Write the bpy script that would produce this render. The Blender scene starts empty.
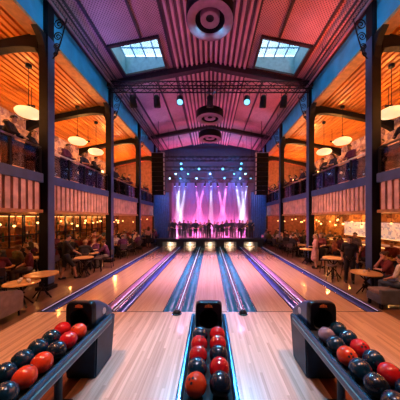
import bpy, bmesh, math, random
import numpy as np
from mathutils import Vector, Matrix, Euler
random.seed(7)
PI = math.pi
SC = bpy.context.scene
COL = SC.collection
V = Vector

# ------------------------------------------------------------------ helpers
def smooth(bm):
    for f in bm.faces: f.smooth = True

def link(name, data, parent=None):
    o = bpy.data.objects.new(name, data)
    COL.objects.link(o)
    if parent: o.parent = parent
    return o

def obj(name, bm, mats, parent=None, sm=False, auto=None, loc=None):
    me = bpy.data.meshes.new(name)
    bmesh.ops.recalc_face_normals(bm, faces=bm.faces)
    if sm: smooth(bm)
    bm.to_mesh(me); bm.free()
    for m in (mats if isinstance(mats, (list, tuple)) else [mats]): me.materials.append(m)
    o = link(name, me, parent)
    if loc: o.location = loc
    return o

def tag(o, label=None, cat=None, group=None, kind=None):
    if label: o['label'] = label
    if cat: o['category'] = cat
    if group: o['group'] = group
    if kind: o['kind'] = kind
    return o

def empty(name, loc=(0, 0, 0), rz=0, label=None, cat=None, group=None):
    o = link(name, None)
    o.location = loc; o.rotation_euler = (0, 0, rz); o.empty_display_size = .1
    return tag(o, label, cat, group)

def struct(name, bm, m, **k):
    return tag(obj(name, bm, m, **k), kind='structure')

KIDS = {}
def copy_tree(o, parent=None):
    c = o.copy(); COL.objects.link(c)
    c.parent = parent
    for ch in list(o.children): copy_tree(ch, c)
    return c

def dup(root, loc, rz=None, label=None, group=None, scale=None):
    r = copy_tree(root)
    r.location = loc
    if rz is not None: r.rotation_euler = (0, 0, rz)
    if scale: r.scale = (scale,) * 3
    if label: r['label'] = label
    if group: r['group'] = group
    return r

def box(bm, x0, x1, y0, y1, z0, z1, mi=0, bev=0, rot=None):
    vs = [bm.verts.new(p) for p in ((x0,y0,z0),(x1,y0,z0),(x1,y1,z0),(x0,y1,z0),(x0,y0,z1),(x1,y0,z1),(x1,y1,z1),(x0,y1,z1))]
    fs = [bm.faces.new([vs[i] for i in q]) for q in ((3,2,1,0),(4,5,6,7),(0,1,5,4),(1,2,6,5),(2,3,7,6),(3,0,4,7))]
    for f in fs: f.material_index = mi
    if rot is not None:
        c = V(((x0+x1)/2,(y0+y1)/2,(z0+z1)/2))
        for v in vs: v.co = rot @ (v.co - c) + c
    if bev:
        es = list({e for f in fs for e in f.edges})
        r = bmesh.ops.bevel(bm, geom=es, offset=bev, segments=2, profile=.5, affect='EDGES')
        for f in r['faces']: f.material_index = mi
    return vs

def frame_of(d):
    d = d.normalized()
    a = V((0,0,1)) if abs(d.z) < .9 else V((1,0,0))
    u = d.cross(a).normalized(); w = u.cross(d).normalized()
    return u, w

def ring(bm, c, u, w, r, n, ph=0):
    return [bm.verts.new(c + u*(r*math.cos(2*PI*i/n+ph)) + w*(r*math.sin(2*PI*i/n+ph))) for i in range(n)]

def bridge(bm, a, b, mi=0):
    n = len(a)
    for i in range(n):
        f = bm.faces.new((a[i], a[(i+1)%n], b[(i+1)%n], b[i])); f.material_index = mi

def tube(bm, pts, r, n=8, mi=0, cap=True):
    pts = [V(p) for p in pts]
    rs = r if isinstance(r, (list, tuple)) else [r]*len(pts)
    prev = None; u = None
    for i, p in enumerate(pts):
        d = (pts[min(i+1,len(pts)-1)] - pts[max(i-1,0)])
        if u is None: u, w = frame_of(d)
        else:
            d = d.normalized(); u = (u - d*u.dot(d)).normalized(); w = u.cross(d).normalized()
        rg = ring(bm, p, u, w, rs[i], n)
        if prev: bridge(bm, prev, rg, mi)
        elif cap: bm.faces.new(rg).material_index = mi
        prev = rg
    if cap: bm.faces.new(prev).material_index = mi

def lathe(bm, prof, c=(0,0,0), n=24, mi=0, axis='z'):
    c = V(c); prev = None
    U, W, D = {'z': (V((1,0,0)),V((0,1,0)),V((0,0,1))), 'y': (V((1,0,0)),V((0,0,1)),V((0,1,0))), 'x': (V((0,1,0)),V((0,0,1)),V((1,0,0)))}[axis]
    for r, z in prof:
        rg = [bm.verts.new(c + D*z)] if r < 1e-5 else ring(bm, c + D*z, U, W, r, n)
        if prev:
            if len(prev) == 1 and len(rg) > 1:
                for i in range(n): bm.faces.new((prev[0], rg[i], rg[(i+1)%n])).material_index = mi
            elif len(rg) == 1 and len(prev) > 1:
                for i in range(n): bm.faces.new((prev[i], prev[(i+1)%n], rg[0])).material_index = mi
            elif len(rg) > 1: bridge(bm, prev, rg, mi)
        prev = rg

def sphere(bm, c, r, n=16, m=10, mi=0, sc=(1,1,1)):
    c = V(c)
    prev = None
    for j in range(m+1):
        t = -PI/2 + PI*j/m
        if j in (0, m): rg = [bm.verts.new(c + V((0,0,r*sc[2]*math.sin(t))))]
        else: rg = [bm.verts.new(c + V((r*sc[0]*math.cos(t)*math.cos(2*PI*i/n), r*sc[1]*math.cos(t)*math.sin(2*PI*i/n), r*sc[2]*math.sin(t)))) for i in range(n)]
        if prev:
            for i in range(n):
                k = (i+1) % n
                if len(prev) == 1: f = bm.faces.new((prev[0], rg[k], rg[i]))
                elif len(rg) == 1: f = bm.faces.new((prev[i], prev[k], rg[0]))
                else: f = bm.faces.new((prev[i], prev[k], rg[k], rg[i]))
                f.material_index = mi
        prev = rg

def prism(bm, poly, axis, a, b, mi=0):
    """extrude a closed 2D polygon; axis 'x': poly=(y,z); 'y': poly=(x,z); 'z': poly=(x,y)"""
    def P(p, t): return {'x': (t,p[0],p[1]), 'y': (p[0],t,p[1]), 'z': (p[0],p[1],t)}[axis]
    A = [bm.verts.new(P(p, a)) for p in poly]; B = [bm.verts.new(P(p, b)) for p in poly]
    bridge(bm, A, B, mi)
    bm.faces.new(A).material_index = mi; bm.faces.new(B).material_index = mi

def strip(bm, prof, axis, a, b, mi=0, close=False):
    """open profile swept along an axis (sheet)"""
    def P(p, t): return {'x': (t,p[0],p[1]), 'y': (p[0],t,p[1])}[axis]
    A = [bm.verts.new(P(p, a)) for p in prof]; B = [bm.verts.new(P(p, b)) for p in prof]
    for i in range(len(prof)-1): bm.faces.new((A[i],A[i+1],B[i+1],B[i])).material_index = mi

NB = bmesh.new

# ------------------------------------------------------------------ materials
def nodes(name):
    m = bpy.data.materials.new(name); m.use_nodes = True
    nt = m.node_tree
    return m, nt, nt.nodes['Principled BSDF']

def N(nt, t, **k):
    n = nt.nodes.new(t)
    for a, b in k.items(): setattr(n, a, b)
    return n

def coords(nt, scale=(1,1,1)):
    tc = N(nt, 'ShaderNodeTexCoord'); mp = N(nt, 'ShaderNodeMapping')
    mp.inputs['Scale'].default_value = scale
    nt.links.new(tc.outputs['Object'], mp.inputs['Vector'])
    return mp.outputs['Vector']

def ramp(nt, fac, stops):
    r = N(nt, 'ShaderNodeValToRGB')
    e = r.color_ramp.elements
    while len(e) < len(stops): e.new(.5)
    for i, (p, c) in enumerate(stops):
        e[i].position = p; e[i].color = (*c, 1)
    nt.links.new(fac, r.inputs['Fac'])
    return r.outputs['Color']

def mat(name, col, rough=.5, metal=0, var=.15, scale=6, coat=0, bump=0, spec=.5, sheen=0):
    m, nt, b = nodes(name)
    nz = N(nt, 'ShaderNodeTexNoise'); nz.inputs['Scale'].default_value = scale; nz.inputs['Detail'].default_value = 4
    nt.links.new(coords(nt), nz.inputs['Vector'])
    lo = tuple(c*(1-var) for c in col); hi = tuple(min(1, c*(1+var)) for c in col)
    nt.links.new(ramp(nt, nz.outputs['Fac'], [(.3, lo), (.7, hi)]), b.inputs['Base Color'])
    b.inputs['Roughness'].default_value = rough; b.inputs['Metallic'].default_value = metal
    b.inputs['Specular IOR Level'].default_value = spec
    b.inputs['Coat Weight'].default_value = coat; b.inputs['Coat Roughness'].default_value = .06
    if sheen: b.inputs['Sheen Weight'].default_value = sheen
    if bump:
        bp = N(nt, 'ShaderNodeBump'); bp.inputs['Strength'].default_value = bump; bp.inputs['Distance'].default_value = .02
        nt.links.new(nz.outputs['Fac'], bp.inputs['Height']); nt.links.new(bp.outputs['Normal'], b.inputs['Normal'])
    return m

def glow(name, col, strength, base=(.8,.8,.8)):
    m, nt, b = nodes(name)
    b.inputs['Base Color'].default_value = (*base, 1)
    b.inputs['Emission Color'].default_value = (*col, 1); b.inputs['Emission Strength'].default_value = strength
    return m

def planks(name, c0, c1, w=.07, rough=.22, axis=0, streak=(26,.5,6), coat=.3, line=.25):
    """boards running along Y (axis 0: width along X) with grain"""
    m, nt, b = nodes(name)
    tc = N(nt, 'ShaderNodeTexCoord'); sx = N(nt, 'ShaderNodeSeparateXYZ'); nt.links.new(tc.outputs['Object'], sx.inputs[0])
    dv = N(nt, 'ShaderNodeMath', operation='DIVIDE'); nt.links.new(sx.outputs[axis], dv.inputs[0]); dv.inputs[1].default_value = w
    fl = N(nt, 'ShaderNodeMath', operation='FLOOR'); nt.links.new(dv.outputs[0], fl.inputs[0])
    fr = N(nt, 'ShaderNodeMath', operation='FRACT'); nt.links.new(dv.outputs[0], fr.inputs[0])
    # staggered board ends
    ln = N(nt, 'ShaderNodeMath', operation='MULTIPLY_ADD'); nt.links.new(fl.outputs[0], ln.inputs[0]); ln.inputs[1].default_value = .37
    yo = N(nt, 'ShaderNodeMath', operation='DIVIDE'); nt.links.new(sx.outputs[1 if axis == 0 else 0], yo.inputs[0]); yo.inputs[1].default_value = 1.9
    nt.links.new(yo.outputs[0], ln.inputs[2])
    f2 = N(nt, 'ShaderNodeMath', operation='FLOOR'); nt.links.new(ln.outputs[0], f2.inputs[0])
    cb = N(nt, 'ShaderNodeCombineXYZ'); nt.links.new(fl.outputs[0], cb.inputs[0]); nt.links.new(f2.outputs[0], cb.inputs[1])
    wn = N(nt, 'ShaderNodeTexWhiteNoise'); nt.links.new(cb.outputs[0], wn.inputs['Vector'])
    nz = N(nt, 'ShaderNodeTexNoise'); nz.inputs['Scale'].default_value = 1; nz.inputs['Detail'].default_value = 5
    nt.links.new(coords(nt, streak if axis == 0 else (streak[1], streak[0], streak[2])), nz.inputs['Vector'])
    mx = N(nt, 'ShaderNodeMath', operation='MULTIPLY_ADD'); nt.links.new(wn.outputs['Value'], mx.inputs[0]); mx.inputs[1].default_value = .45
    m2 = N(nt, 'ShaderNodeMath', operation='MULTIPLY'); nt.links.new(nz.outputs['Fac'], m2.inputs[0]); m2.inputs[1].default_value = .7
    nt.links.new(m2.outputs[0], mx.inputs[2])
    c = ramp(nt, mx.outputs[0], [(.2, c0), (.8, c1)])
    gp = N(nt, 'ShaderNodeMath', operation='GREATER_THAN'); nt.links.new(fr.outputs[0], gp.inputs[0]); gp.inputs[1].default_value = .06
    gm = N(nt, 'ShaderNodeMath', operation='MULTIPLY_ADD'); nt.links.new(gp.outputs[0], gm.inputs[0]); gm.inputs[1].default_value = line; gm.inputs[2].default_value = 1-line
    vm = N(nt, 'ShaderNodeVectorMath', operation='SCALE'); nt.links.new(c, vm.inputs[0]); nt.links.new(gm.outputs[0], vm.inputs['Scale'])
    nt.links.new(vm.outputs[0], b.inputs['Base Color'])
    b.inputs['Roughness'].default_value = rough
    b.inputs['Coat Weight'].default_value = coat; b.inputs['Coat Roughness'].default_value = .08
    return m

def perforated(name, col, dark, pitch=.11, rough=.6):
    """sheet-metal panel with a grid of small dark holes and panel seams"""
    m, nt, b = nodes(name)
    tc = N(nt, 'ShaderNodeTexCoord'); sx = N(nt, 'ShaderNodeSeparateXYZ'); nt.links.new(tc.outputs['Object'], sx.inputs[0])
    outs = []
    for ax, off in ((0, 0), (1, 0)):
        dv = N(nt, 'ShaderNodeMath', operation='MULTIPLY'); nt.links.new(sx.outputs[ax], dv.inputs[0]); dv.inputs[1].default_value = 2*PI/pitch
        si = N(nt, 'ShaderNodeMath', operation='SINE'); nt.links.new(dv.outputs[0], si.inputs[0]); outs.append(si)
    ml = N(nt, 'ShaderNodeMath', operation='MULTIPLY'); nt.links.new(outs[0].outputs[0], ml.inputs[0]); nt.links.new(outs[1].outputs[0], ml.inputs[1])
    holes = ramp(nt, ml.outputs[0], [(.25, col), (.5, dark)])
    nz = N(nt, 'ShaderNodeTexNoise'); nz.inputs['Scale'].default_value = 1.5; nz.inputs['Detail'].default_value = 4
    nt.links.new(coords(nt), nz.inputs['Vector'])
    mx = N(nt, 'ShaderNodeMix', data_type='RGBA'); mx.blend_type = 'MULTIPLY'; mx.inputs['Factor'].default_value = .5
    nt.links.new(holes, mx.inputs['A']); nt.links.new(ramp(nt, nz.outputs['Fac'], [(.3, (.5,.5,.5)), (.7, (1,1,1))]), mx.inputs['B'])
    nt.links.new(mx.outputs['Result'], b.inputs['Base Color'])
    b.inputs['Roughness'].default_value = rough
    return m

def glass(name, col, clear=.75, rough=.05):
    m, nt, b = nodes(name)
    nt.nodes.remove(b)
    out = [n for n in nt.nodes if n.type == 'OUTPUT_MATERIAL'][0]
    tr = N(nt, 'ShaderNodeBsdfTransparent'); tr.inputs['Color'].default_value = (*col, 1)
    gl = N(nt, 'ShaderNodeBsdfGlossy'); gl.inputs['Roughness'].default_value = rough; gl.inputs['Color'].default_value = (.8,.85,.9,1)
    fr = N(nt, 'ShaderNodeFresnel'); fr.inputs['IOR'].default_value = 1.35
    mp = N(nt, 'ShaderNodeMath', operation='MULTIPLY_ADD'); nt.links.new(fr.outputs[0], mp.inputs[0]); mp.inputs[1].default_value = .8; mp.inputs[2].default_value = 1-clear if clear > .95 else .04
    ms = N(nt, 'ShaderNodeMixShader'); nt.links.new(mp.outputs[0], ms.inputs[0]); nt.links.new(tr.outputs[0], ms.inputs[1]); nt.links.new(gl.outputs[0], ms.inputs[2])
    nt.links.new(ms.outputs[0], out.inputs['Surface'])
    return m

def mural(name, stops, scale=3.5, rough=.7, strength=0, kind='F1'):
    m, nt, b = nodes(name)
    vo = N(nt, 'ShaderNodeTexVoronoi'); vo.inputs['Scale'].default_value = scale
    nz = N(nt, 'ShaderNodeTexNoise'); nz.inputs['Scale'].default_value = scale*1.7; nz.inputs['Detail'].default_value = 6
    cv = coords(nt, (1, 1, 1.2)); nt.links.new(cv, vo.inputs['Vector']); nt.links.new(cv, nz.inputs['Vector'])
    sp = N(nt, 'ShaderNodeSeparateColor'); nt.links.new(vo.outputs['Color'], sp.inputs[0])
    ad = N(nt, 'ShaderNodeMath', operation='MULTIPLY_ADD'); nt.links.new(sp.outputs[0], ad.inputs[0]); ad.inputs[1].default_value = .55
    mm = N(nt, 'ShaderNodeMath', operation='MULTIPLY'); nt.links.new(nz.outputs['Fac'], mm.inputs[0]); mm.inputs[1].default_value = .5
    nt.links.new(mm.outputs[0], ad.inputs[2])
    c = ramp(nt, ad.outputs[0], stops)
    nt.links.new(c, b.inputs['Base Color']); b.inputs['Roughness'].default_value = rough
    if strength:
        nt.links.new(c, b.inputs['Emission Color']); b.inputs['Emission Strength'].default_value = strength
    return m

M = dict(
    approach = planks('approach_maple', (.42,.25,.17), (.74,.52,.40), .045, .28),
    lane = planks('lane_maple', (.58,.36,.25), (.74,.50,.37), .028, .17, coat=1, line=.10),
    concourse = planks('concourse_oak', (.11,.055,.035), (.20,.11,.075), .16, .32, axis=0, coat=.15),
    darkwood = planks('stained_walnut', (.09,.025,.012), (.20,.06,.03), .05, .35),
    slat = mat('pale_fascia_timber', (.72,.46,.36), .5, var=.3, scale=3),
    orange = planks('gallery_cedar', (.36,.10,.015), (.80,.29,.05), .2, .45, streak=(14,.6,4), coat=.1),
    soffit = mat('soffit_timber', (.45,.22,.09), .5, var=.3),
    blue = mat('blue_painted_steel', (.03,.30,.52), .40, var=.2, scale=2),
    navy = mat('navy_steel_and_rim_light', (.028,.07,.19), .40, var=.2, scale=2),
    black = mat('black_painted_iron', (.005,.006,.010), .5, var=.3, spec=.2),
    rail = mat('brushed_steel', (.55,.52,.52), .3, 1, var=.1),
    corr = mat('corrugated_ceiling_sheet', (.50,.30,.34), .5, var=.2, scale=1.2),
    corrdark = mat('corrugated_valley_shade', (.10,.055,.07), .6, var=.2, scale=1.2),  # shade of the ceiling valleys painted as a darker tone
    perf = perforated('perforated_ceiling_panel', (.42,.26,.28), (.10,.05,.06)),
    rib = mat('dark_ceiling_rib', (.016,.010,.016), .6, var=.3),
    pinkish = mat('satin_diffuser_metal', (.20,.12,.15), .4, var=.15),
    darkmetal = mat('dark_diffuser_metal', (.005,.005,.008), .6, var=.3, spec=.12),
    shaft = mat('teal_skylight_shaft', (.13,.36,.44), .5, var=.15),
    wall = mat('dark_brick_plaster', (.06,.028,.02), .8, var=.35, scale=4, bump=.3),
    endwall = mat('terracotta_end_wall', (.30,.13,.09), .8, var=.3, scale=4, bump=.3),
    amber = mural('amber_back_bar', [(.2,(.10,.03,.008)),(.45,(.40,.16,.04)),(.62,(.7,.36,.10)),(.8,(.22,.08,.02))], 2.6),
    art = mural('collage_wallpaper', [(.18,(.06,.03,.05)),(.38,(.42,.24,.20)),(.55,(.75,.52,.38)),(.74,(.22,.13,.20)),(.88,(.8,.62,.5))], 2.6),
    backwall = mat('dark_blue_back_wall', (.010,.025,.07), .8, var=.3),
    drape = mat('blue_velvet_drape', (.05,.10,.26), .8, var=.25, sheen=.3),
    cyc = mat('plum_stage_cloth', (.055,.055,.13), .85, var=.06, scale=2),
    stage = mat('stage_deck_black', (.03,.03,.04), .3, var=.2),
    mask = mat('dark_masking_unit', (.025,.035,.06), .35, var=.2),
    gutter = mat('teal_gutter_channel', (.02,.22,.36), .2, var=.15, scale=3, coat=.5),
    gutterp = mat('violet_gutter_channel', (.05,.09,.38), .2, var=.15, scale=3, coat=.5),
    gutterpink = mat('pink_lit_gutter_channel', (.50,.30,.58), .25, var=.15, scale=3, coat=.4),  # pink light on the outer channel put into its colour
    cap = mat('dark_division_capping', (.03,.05,.09), .25, var=.2, coat=.4),
    shell = mat('gloss_black_shell', (.003,.004,.007), .3, var=.25, coat=0, spec=.16),
    shellside = mat('blue_lit_shell', (.02,.055,.13), .3, var=.2, coat=.5),  # blue of the stage light put into the hood's sides and back
    ped = mat('charcoal_pedestal', (.012,.034,.07), .42, var=.2, coat=0, spec=.2),
    void = mat('matt_black_opening', (.004,.004,.005), .7, var=.2),
    railblue = mat('steel_blue_rail', (.012,.06,.13), .28, .2, var=.15, coat=.1),
    chrome = mat('polished_highlight_blue', (.10,.42,.62), .25, 1, var=.08),
    logo = mat('orange_emblem_print', (.75,.17,.03), .4, var=.25, scale=60),
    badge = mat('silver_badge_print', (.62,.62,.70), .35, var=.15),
    redball = mat('red_ball_resin', (.52,.010,.014), .14, var=.25, scale=9, coat=.4),
    orangeball = mat('orange_red_ball_resin', (.62,.045,.012), .14, var=.25, scale=9, coat=.4),
    tealball = mat('dark_teal_ball_resin', (.0015,.024,.046), .22, var=.5, scale=9, coat=.25),
    inkball = mat('near_black_ball_resin', (.004,.012,.022), .26, var=.5, scale=9, coat=.25),
    greyball = mat('mauve_grey_ball_resin', (.16,.11,.14), .18, var=.5, scale=9, coat=.8),
    pin = mat('white_pin_plastic', (.85,.82,.78), .3, var=.04),
    pinred = mat('red_pin_stripe', (.7,.03,.03), .3, var=.05),
    table = mat('honey_table_top', (.66,.36,.12), .32, var=.25, scale=5, coat=.2),
    sofa = mat('slate_blue_leather', (.07,.09,.15), .38, var=.25, coat=.15),
    sofain = mat('grey_upholstery_and_lit_arm', (.20,.16,.18), .7, var=.25),
    seatm = mat('dark_leather_seat', (.05,.03,.03), .45, var=.3),
    ceramic = mat('glazed_ceramic', (.75,.72,.68), .25, var=.05),
    bulb = glow('warm_bulb', (1,.50,.14), 5),
    globe = glow('pendant_opal_shade', (1,.62,.30), 1.15, (.9,.8,.65)),
    ledc = glow('cyan_led_strip', (.22,.66,1), .75),
    ledp = glow('violet_led_strip', (.40,.40,1), .5),
    lens = glow('cyan_lamp_lens', (.08,.62,1), 1.6),
    lensw = glow('white_lamp_lens', (.35,.75,1), 5),
    lensm = glow('magenta_lamp_lens', (1,.25,.7), 4),
    barlight = glow('counter_light_strip', (1,.50,.16), 2.2),
    screen = mural('lit_mural_panel', [(.2,(.30,.38,.60)),(.45,(.80,.78,.85)),(.7,(.95,.90,.88)),(.85,(.45,.40,.50))], 5, strength=.22),
    glassdark = glass('smoked_railing_glass', (.72,.68,.80), .6),
    glassclear = glass('clear_skylight_glass', (.92,.97,1), .96),
)
# ================================================================== SETTING
X0, XW, YR, YB = 5.5, 10.0, -4.0, 23.0          # column line, outer wall, rear wall, back wall
LS = 1.65                                        # lane spacing
LY0, LY1 = 5.34, 17.3
DECK0, DECK1 = 3.54, 3.84                        # gallery edge beam
SOF = 2.62
EAVE, RIDGE = 9.7, 10.8
def zc(x): return RIDGE - (RIDGE-EAVE)*abs(x)/X0
COLY = (2.5, 7.07, 11.5, 16.1, 20.7)

# floors
bm = NB(); box(bm, -4.42, 4.42, YR, LY0, -.14, 0); struct('floor', bm, M['approach'])
bm = NB(); box(bm, -XW, -4.42, YR, YB, -.14, 0)
struct('floor_left', bm, M['concourse'])
bm = NB(); box(bm, 4.42, XW, YR, YB, -.14, 0); struct('floor_right', bm, M['concourse'])
bm = NB(); box(bm, -4.42, 4.42, LY0, YB, -.30, -.17); struct('floor_under_lanes', bm, M['backwall'])
# dark brown strips in the floor under the outer racks
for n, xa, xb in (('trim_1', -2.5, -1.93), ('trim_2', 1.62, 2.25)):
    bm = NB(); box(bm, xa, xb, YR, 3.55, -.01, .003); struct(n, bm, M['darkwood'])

# walls
bm = NB(); box(bm, -XW-.2, -XW, YR, YB, -.14, 8.4); struct('wall_left', bm, M['wall'])
bm = NB(); box(bm, XW, XW+.2, YR, YB, -.14, 8.4); struct('wall_right', bm, M['wall'])
bm = NB(); box(bm, -XW-.2, XW+.2, YB, YB+.2, -.3, 11); struct('wall_back', bm, M['backwall'])
bm = NB(); box(bm, -XW-.2, XW+.2, YR-.2, YR, -.3, 11); struct('wall_rear', bm, M['wall'])
# collage wallpaper upstairs, amber lining downstairs
for s, n in ((-1, 'left'), (1, 'right')):
    bm = NB(); box(bm, *sorted((s*(XW-.03), s*XW)), YR, 22, DECK0, 7.75); struct('trim_%s_wallpaper' % n, bm, M['art'])
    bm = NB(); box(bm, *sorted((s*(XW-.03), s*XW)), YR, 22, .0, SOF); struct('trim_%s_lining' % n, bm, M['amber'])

# gallery floor slabs with timber soffits
for s, n in ((-1, 'left'), (1, 'right')):
    bm = NB(); box(bm, *sorted((s*(X0+.12), s*XW)), YR, 22, SOF+.02, 3.8)
    for f in bm.faces:
        f.material_index = 1 if f.normal.z < -.5 else 0
    bm.normal_update()
    for f in bm.faces: f.material_index = 1 if f.normal.z < -.5 else 0
    struct('ceiling_%s_soffit' % n, bm, [M['wall'], M['soffit']])

# gallery roofs: boards running down the hall, falling slightly towards the outer wall
for s, n in ((-1, 'left'), (1, 'right')):
    bm = NB(); prof = []
    x = X0
    zz = lambda x: 8.6 - .2*(x-X0)
    while x < XW:
        prof += [(s*x, zz(x)), (s*(x+.125), zz(x+.12)), (s*(x+.13), zz(x+.12)+.12), (s*(x+.198), zz(x+.2)+.12)]
        x += .2
    strip(bm, prof, 'y', YR, 22.2)
    struct('ceiling_%s_gallery' % n, bm, M['orange'])
    bm = NB(); box(bm, *sorted((s*X0, s*(XW+.2))), 22, 22.2, 0, 9.6); struct('wall_%s_end' % n, bm, M['endwall'])
    bm = NB(); strip(bm, [(s*X0, 9.72), (s*(XW+.2), 8.9), (s*(XW+.2), 8.3)], 'y', YR, YB); struct('ceiling_%s_cover' % n, bm, M['rib'])

# main roof: corrugated middle, perforated sides with two skylight openings
SX0, SX1, SY0, SY1 = 2.28, 4.42, 9.15, 11.0
XC = 1.9
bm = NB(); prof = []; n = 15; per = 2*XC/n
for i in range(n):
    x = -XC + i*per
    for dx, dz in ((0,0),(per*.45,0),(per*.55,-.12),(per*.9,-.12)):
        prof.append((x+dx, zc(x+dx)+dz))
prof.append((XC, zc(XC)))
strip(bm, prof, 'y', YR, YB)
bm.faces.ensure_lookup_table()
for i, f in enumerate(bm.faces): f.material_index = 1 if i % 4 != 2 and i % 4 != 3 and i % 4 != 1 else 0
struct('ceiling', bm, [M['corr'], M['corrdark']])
for s, n in ((-1, 'left'), (1, 'right')):
    bm = NB()
    xs = [XC, SX0, SX1, X0]; ys = [YR, SY0, SY1, YB]
    for i in range(3):
        for j in range(3):
            if i == 1 and j == 1: continue
            vs = [bm.verts.new((s*x, y, zc(x))) for x, y in ((xs[i],ys[j]),(xs[i+1],ys[j]),(xs[i+1],ys[j+1]),(xs[i],ys[j+1]))]
            bm.faces.new(vs)
    bmesh.ops.remove_doubles(bm, verts=bm.verts, dist=1e-4)
    struct('ceiling_%s' % n, bm, M['perf'])
    # battens between the panels
    bm = NB()
    for x in (XC+.02, 3.0, 4.55):
        for y0, y1 in ((YR, SY0-.1), (SY1+.1, YB-.1)) if x == 3.0 else ((YR, YB-.1),):
            box(bm, *sorted((s*(x-.05), s*(x+.05))), y0, y1, zc(x)-.06, zc(x)+.0)
    struct('trim_%s_battens' % n, bm, M['rib'])
    # skylight: teal shaft, glazing bars, pane
    zt = 10.85
    bm = NB()
    c = [(SX0,SY0),(SX1,SY0),(SX1,SY1),(SX0,SY1)]
    lo = [bm.verts.new((s*x, y, zc(x)-.05)) for x, y in c]; hi = [bm.verts.new((s*x, y, zt)) for x, y in c]
    bridge(bm, lo, hi)
    w = tag(obj('window_%d' % (1 if s < 0 else 2), bm, M['shaft']), kind='structure')
    bm = NB()
    for x in (SX0, SX1): box(bm, *sorted((s*(x-.05), s*(x+.05))), SY0-.06, SY1+.06, zc(x)-.12, zc(x)-.02)
    for y in (SY0, SY1):
        prism(bm, [(s*SX0, zc(SX0)-.12), (s*SX1, zc(SX1)-.12), (s*SX1, zc(SX1)-.02), (s*SX0, zc(SX0)-.02)], 'y', y-.05, y+.05)
    obj('window_frame', bm, M['rib'], w)
    bm = NB()
    for k in range(5):
        x = s*(SX0 + (SX1-SX0)*k/4); box(bm, x-.025, x+.025, SY0, SY1, zt-.06, zt-.01)
    for y in (SY0+.62, SY0+1.24): box(bm, *sorted((s*SX0, s*SX1)), y-.02, y+.02, zt-.06, zt-.01)
    obj('glazing_bars', bm, M['blue'], w)
    bm = NB(); box(bm, *sorted((s*SX0, s*SX1)), SY0, SY1, zt, zt+.02); obj('pane', bm, M['glassclear'], w)

# dark cross ribs under the roof, arched on their lower edge
for i, y in enumerate((3.2, 11.35, 18.9)):
    bm = NB(); top = []; low = []
    for k in range(25):
        x = -X0 + 2*X0*k/24
        top.append((x, zc(x)-.02)); low.append((x, zc(x) - .26 - .08*(1-(x/X0)**2)))
    prism(bm, top + low[::-1], 'y', y-.16, y+.16)
    struct('trim_%d' % (i+3), bm, M['rib'])

# blue eaves beams along both sides with a timber-coloured lower flange
for s, n in ((-1, 'left'), (1, 'right')):
    b = tag(obj('eaves_beam', (lambda bm: (box(bm, *sorted((s*X0, s*(X0+.25))), YR, 22, 8.55, 9.6), bm)[1])(NB()), M['blue']),
            'long blue painted steel beam under the roof edge on the %s, above the columns' % n, 'beam', 'blue eaves beams')
    b['kind'] = 'structure'
    bm = NB(); box(bm, *sorted((s*(X0-.02), s*(X0+.42))), YR, 22, 8.44, 8.55); obj('lower_flange', bm, M['soffit'], b)
    bm = NB(); box(bm, *sorted((s*(X0-.22), s*(X0+.2))), YR, 22, 9.6, 9.68); obj('gutter_ledge', bm, M['rib'], b)
    # conduits above the beam
    for k, (dx, z, r) in enumerate(((.34, 9.38, .05), (.52, 9.50, .035), (.68, 9.52, .05))):
        bm = NB(); tube(bm, [(s*(X0-dx), YR+.1, z), (s*(X0-dx), 22.4, z)], r, 8)
        for y in range(-3, 22, 3): tube(bm, [(s*(X0-dx), y, z), (s*(X0-dx), y, zc(X0-dx)+.02)], .012, 6)
        o = obj('conduit', bm, M['pinkish' if k == 0 else 'rib'], sm=True)
        tag(o, '%s steel conduit along the roof edge on the %s, %s' % (('thick pale','thin dark','thick dark')[k], n, ('nearest the blue beam','between its neighbours','farthest from the beam')[k]), 'pipe', 'conduits along the eaves')
# ================================================================== COLUMNS, GALLERIES
def scroll(bm, c, s, r0, mi=0):
    pts = []
    for k in range(40):
        t = k/39*3.6*PI; r = r0*(1-k/46)
        pts.append((c[0] + s*r*math.cos(t), c[1], c[2] + r*math.sin(t)))
    tube(bm, pts, .016, 6, mi)

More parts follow.
